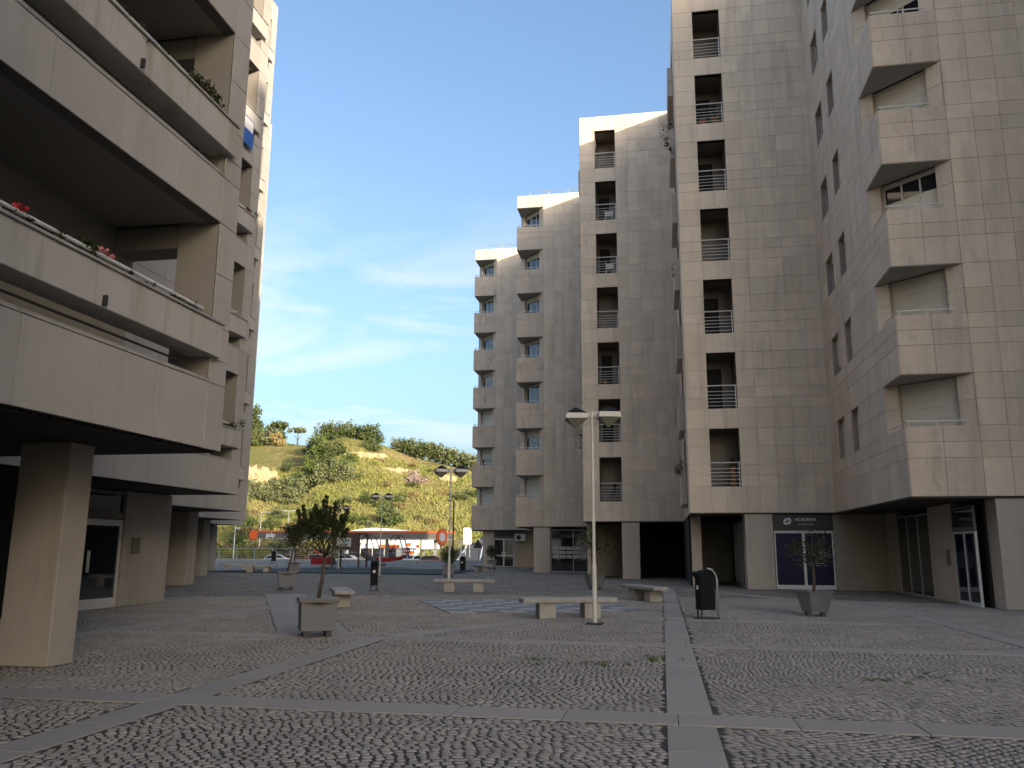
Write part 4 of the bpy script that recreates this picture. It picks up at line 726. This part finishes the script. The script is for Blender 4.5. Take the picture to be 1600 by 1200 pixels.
# cars
def car(label, x, y, z, rz, mt, van=False):
    c = thing('van' if van else 'car', label, 'van' if van else 'car', (x, y, z), rz)
    if van: prof = [(-2.6, .35), (-2.6, 1.3), (-2.3, 1.5), (-1.7, 2.3), (2.6, 2.4), (2.65, .35)]; win = [(-2.25, 1.45), (-1.68, 2.2), (-.9, 2.2), (-.9, 1.45)]; w = .95
    else: prof = [(-2.1, .3), (-2.15, .7), (-1.2, .88), (-.6, 1.38), (.9, 1.42), (1.6, .98), (2.1, .9), (2.15, .35)]; win = [(-1.05, .92), (-.55, 1.32), (.85, 1.35), (1.4, .98)]; w = .85
    MB().extr(prof, -w, w).build('body', mt, c, bevel=.06); MB().extr(win, -w-.012, w+.012).build('side_window', 'glass', c)
    a, b_ = prof[2], prof[3]; MB().quad((a[0]+.06, -w*.85, a[1]+.08), (a[0]+.06, w*.85, a[1]+.08), (b_[0]-.06, w*.8, b_[1]-.04), (b_[0]-.06, -w*.8, b_[1]-.04)).build('windscreen', 'glass', c).location = (-.03, 0, .03)
    for sx in (-1.35, 1.35):
        for sy in (-w+.08, w-.08):
            o = MB().lathe([(.2, -.11), (.32, -.11), (.32, .11), (.2, .11)], 16).build('wheel', 'tyre', c); o.matrix_local = Matrix.Translation((sx, sy, .32)) @ Matrix.Rotation(math.pi/2, 4, 'X'); MB().lathe([(.19, -.115), (.19, .115)], 12).build('rim', 'grey_metal', o)
    for sy in (-w*.7, w*.7): MB().box(prof[0][0]-.03, prof[0][0]+.1, sy-.15, sy+.15, .58, .7).build('headlight', 'white', c)
    return c
car('white delivery van coming down the climbing road', -38.2, 185, 4.85, math.radians(75), 'carwhite', True); car('dark car on the climbing road below the van', -29.3, 140, 2.25, math.radians(70), 'cargrey'); car('dark red car parked beyond the fence near the white kiosk', -30.0, 106, -.7, math.radians(15), 'carred')
car('pale car parked at the forecourt beside the red one', -32.9, 108, -.7, math.radians(80), 'carwhite'); car('white car parked beyond the fence by the yellow shrubs', -50.5, 104, -.7, math.radians(20), 'carwhite'); car('red car under the station canopy', -46.5, 108.5, -.7, math.radians(8), 'carred'); car('grey car on the road behind the parking sign', -19.8, 97, -.5, math.radians(70), 'cargrey')
car('white car at the pumps under the canopy', -42.6, 109, -.7, math.radians(5), 'carwhite')
MB().box(-46, -26, 196, 196.6, 2, 9.5).build('retaining_wall', 'white'); tag(bpy.data.objects['retaining_wall'], 'bright white retaining wall above the climbing road', 'wall')

# ------------------------------------------------------------------ vegetation on the hill
def pol(u, r): a = math.radians(u); x, y = r*math.sin(a), r*math.cos(a); return x, y, float(hz(np.array(x), np.array(y)))
def uaz(u): d = right*((u-800)/1290.)+fwd*1.0; d.z = 0; return math.degrees(math.atan2(d.x, d.y))
SHR = {}
def shrub_mesh(kind, v):
    k = (kind, v)
    if k in SHR: return SHR[k]
    rs = np.random.default_rng(hash(kind) % 999 + v) if False else np.random.default_rng(sum(map(ord, kind))+v*17); C = []; R_ = []
    if kind == 'pine':
        for q in range(20): t = rs.random()*6.28; z = .3+.7*rs.random(); rd = .42*(1.15-z)*rs.random()**.5+.1; C.append((rd*math.cos(t), rd*math.sin(t), z)); R_.append(.16)
    elif kind == 'umbrella':
        for q in range(18): t = rs.random()*6.28; rd = .5*rs.random()**.6; C.append((rd*math.cos(t), rd*math.sin(t), .72+.16*(1-rd*1.4)*rs.random()+.05)); R_.append(.15)
    else:
        for q in range(17): t = rs.random()*6.28; rd = .4*rs.random()**.6; C.append((rd*math.cos(t), rd*math.sin(t), .15+.62*rs.random()*(1-rd*.8))); R_.append(.17+.08*rs.random())
    n = 900; V, F = leafcloud(C, R_, n, .048, rs, .55); V[:, 2] = np.maximum(V[:, 2], -.02)
    SHR[k] = (V, F); return SHR[k]
SM = {}; TM = {}
def shrub(name, label, kind, mt, u, r, size, group, sz=1., v=None):
    v = random.randint(0, 2) if v is None else v; key = (kind, v, mt)
    if key not in SM: V, F = shrub_mesh(kind, v); SM[key] = rawmesh('crown', V, F4=F, material=mt)
    if kind not in TM:
        t = MB(); t.tube([(0, 0, -.1), (.02, 0, .3), (.0, .01, .6)], [.045, .035, .015], 6)
        for q in range(4): t.tube([(.01, 0, .25), (.2*math.cos(q*1.6), .2*math.sin(q*1.6), .6)], [.02, .008], 5)
        TM[kind] = t.mesh('trunk', 'trunk')
    x, y, z = pol(uaz(u), r); o = thing(name, label, 'tree' if 'tree' in name else 'shrub', (x, y, z-.1), random.random()*6.28, group); o.scale = (size, size, size*sz); link('trunk', TM[kind], o); link('crown', SM[key], o); return o
for u, r, s in [(385, 212, 6.0), (405, 208, 6.4), (423, 214, 5.2), (440, 208, 6.2), (456, 209, 6.4), (474, 205, 6.6), (489, 208, 6.0), (506, 206, 6.8), (524, 208, 6.2), (540, 206, 6.6), (556, 207, 5.6), (395, 198, 5.0), (428, 200, 5.2), (462, 198, 5.4)]:
    shrub('olive_tree', 'rounded grey green olive tree in the row across the hillside', 'bush', 'leaf_olive', u, r, s, 'olive trees in a row on the hill', .95)
for u, r, s, k, mt in [(392, 300, 13, 'pine', 'leaf_bush'), (402, 302, 9, 'pine', 'leaf_bush'), (387, 297, 7, 'bush', 'leaf_olive'), (398, 298, 7, 'bush', 'leaf_green'), (412, 298, 7, 'bush', 'leaf_olive'), (425, 296, 8, 'bush', 'leaf_olive'), (408, 303, 9, 'bush', 'leaf_bush'), (418, 302, 8, 'bush', 'leaf_green'), (434, 297, 8, 'bush', 'leaf_bush'), (440, 292, 6, 'bush', 'leaf_straw')]:
    shrub('hilltop_tree', 'dark green tree in the clump on the hilltop beside the towers', k, mt, u, r, s, 'tree clump on the hilltop by the towers', 1.0)
shrub('umbrella_tree', 'broad umbrella crowned tree on the skyline between the clump and the dark hump', 'umbrella', 'leaf_bush', 446, 298, 8.5, None, .9); shrub('umbrella_tree', 'small pale umbrella crowned tree standing alone on the skyline', 'umbrella', 'leaf_olive', 470, 294, 6.5, None, .95)
for u, r, s in [(492, 256, 6), (500, 250, 8), (509, 258, 8), (517, 262, 7), (527, 258, 8), (536, 262, 7), (546, 260, 8), (556, 262, 7), (566, 259, 6), (577, 258, 8.5), (584, 259, 7), (592, 260, 6)]:
    shrub('hilltop_shrub', 'dark evergreen shrub on the round hump of the ridge', 'bush', 'leaf_bush', u, r, s, 'evergreen shrubs on the ridge hump', .85)
for u, r, s in [(622, 262, 6), (631, 263, 6.4), (641, 262, 7.5), (652, 262, 8), (663, 261, 7.5), (673, 260, 8), (684, 259, 7.5), (695, 258, 7), (704, 257, 7.5), (714, 256, 7), (724, 254, 7), (733, 252, 7), (741, 250, 7)]:
    shrub('ridge_tree', 'grey green tree in the line descending the ridge towards the end block', 'bush', random.choice(['leaf_olive', 'leaf_bush', 'leaf_olive']), u, r, s, 'trees along the descending ridge', .9)
for u, r, s, mt in [(585, 246, 6, 'leaf_bush'), (470, 240, 7, 'leaf_bush'), (482, 236, 7, 'leaf_bush'), (498, 240, 8, 'leaf_green'), (512, 244, 8, 'leaf_green'), (528, 236, 7, 'leaf_bush'), (520, 224, 6, 'leaf_bush'), (535, 220, 6, 'leaf_green'), (550, 226, 5, 'leaf_green'), (460, 226, 6, 'leaf_green'), (440, 222, 5, 'leaf_green'), (455, 246, 5, 'leaf_bush')]:
    shrub('dense_bush', 'dense dark bush on the flank between the limestone face and the hump', 'bush', mt, u, r, s, 'dense bushes on the flank of the hump', .85)
shrub('blossom_tree', 'pale pink blossoming shrub alone on the brown slope', 'bush', 'leaf_pink', 655, 214, 6.5, None, .7)
for u, r, s, mt in [(612, 172, 4.5, 'leaf_olive'), (617, 168, 5.5, 'leaf_bush'), (578, 186, 3.6, 'leaf_bush'), (632, 190, 3.5, 'leaf_bush'), (622, 178, 3.2, 'leaf_olive')]:
    shrub('slope_bush', 'isolated grey bush on the open grassy slope above the canopy', 'bush', mt, u, r, s, 'isolated bushes on the grass slope', 1.0)
for k in range(54):
    u = random.uniform(385, 745); r = random.uniform(150, 240); 
    if u > 575 or r < 190: shrub('low_scrub', 'low straw coloured scrub bush scattered over the slope', 'bush', random.choice(['leaf_straw', 'leaf_straw', 'leaf_green', 'leaf_olive']), u, r, random.uniform(2.5, 5), 'straw scrub bushes on the slope', .55)
for k in range(16):
    shrub('yellow_shrub', 'yellow green flowering shrub beyond the railing fence by the towers', 'bush', 'leaf_yellow', 328+k*6.2+random.uniform(-2, 2), random.uniform(122, 134), random.uniform(3.2, 5), 'yellow shrubs beyond the fence', .8)
for k in range(14):
    shrub('foot_bush', 'brown green bush along the foot of the hill behind the street lights', 'bush', random.choice(['leaf_straw', 'leaf_olive', 'leaf_bush']), 325+k*12, random.uniform(140, 150), random.uniform(4, 6.5), 'bushes along the foot of the hill', .8)
for k in range(34):
    shrub('green_bush', 'mid green bush on the lower slope below the olive row', 'bush', random.choice(['leaf_green', 'leaf_olive', 'leaf_bush', 'leaf_olive']), random.uniform(378, 600), random.uniform(150, 196), random.uniform(2.2, 4.4), 'green bushes on the lower slope', .75)
# tall grass and reeds: nobody could count them
def grass():
    rs = np.random.default_rng(77); n = 70000; a = np.radians(rs.uniform(-34, -8, n)); r = 135+115*rs.random(n)**.8; x = r*np.sin(a); y = r*np.cos(a); keep = vnoise(x, y, .12, 3.)+.6*rs.random(n) > -.1; x = x[keep]; y = y[keep]; n = len(x); z = hz(x, y)
    h = (.2+.55*rs.random(n))*(1+.5*vnoise(x, y, .09, 8.)); w = .12+.15*rs.random(n); t = rs.random(n)*np.pi; dx = np.cos(t)*w; dy = np.sin(t)*w; lx = rs.normal(size=n)*.25; ly = rs.normal(size=n)*.25
    V = np.stack([np.stack([x-dx, y-dy, z-.1], 1), np.stack([x+dx, y+dy, z-.1], 1), np.stack([x+lx, y+ly, z+h], 1)], 1).reshape(-1, 3)
    return V, np.arange(3*n).reshape(-1, 3)
V, F = grass(); o = link('grass', rawmesh('grass', V, F3=F, material='grass')); tag(o, 'tall green and straw coloured grass covering the hill', 'grass', kind='stuff')
def outcrop(label, u, r, w, h, d, sd, dz=0):
    rs = np.random.default_rng(sd); bm = bmesh.new(); bmesh.ops.create_icosphere(bm, subdivisions=4, radius=1)
    for v in bm.verts:
        c = v.co; nse = .25*math.sin(c.x*9+sd)*math.sin(c.z*6)+.16*math.sin(c.x*21+c.z*5)+.1*rs.normal(); f = 1+nse*.6; v.co = Vector((c.x*w/2*f, c.y*d/2*f, max(-.6, min(.75, c.z))*h*.7*f))
    me = bpy.data.meshes.new('rock_outcrop'); bm.to_mesh(me); bm.free(); me.materials.append(M['rock']); o = link('rock_outcrop', me); x, y, z = pol(uaz(u), r); o.location = (x, y, z+dz); o.rotation_euler = (0, 0, -math.radians(uaz(u))); tag(o, label, 'rock', 'pale limestone outcrops on the hill')
outcrop('broad yellow limestone face on the flank beside the towers', 388, 243, 13, 8, 5, 1); outcrop('yellow limestone face adjoining the broad one', 412, 243, 11, 6.5, 4, 2, .5); outcrop('broken limestone shelf towards the dark hump', 430, 243, 6, 4.5, 3, 3)
outcrop('small pale rock ledge below the ridge hump', 566, 233, 8, 2.2, 2, 4); outcrop('small pale rock ledge next to a lone dark bush', 590, 236, 6, 2, 2, 5); outcrop('pale rock band low on the brown slope', 612, 225, 9, 1.8, 2, 6); outcrop('pale boulder group near the descending ridge', 700, 222, 5, 3, 2, 7)
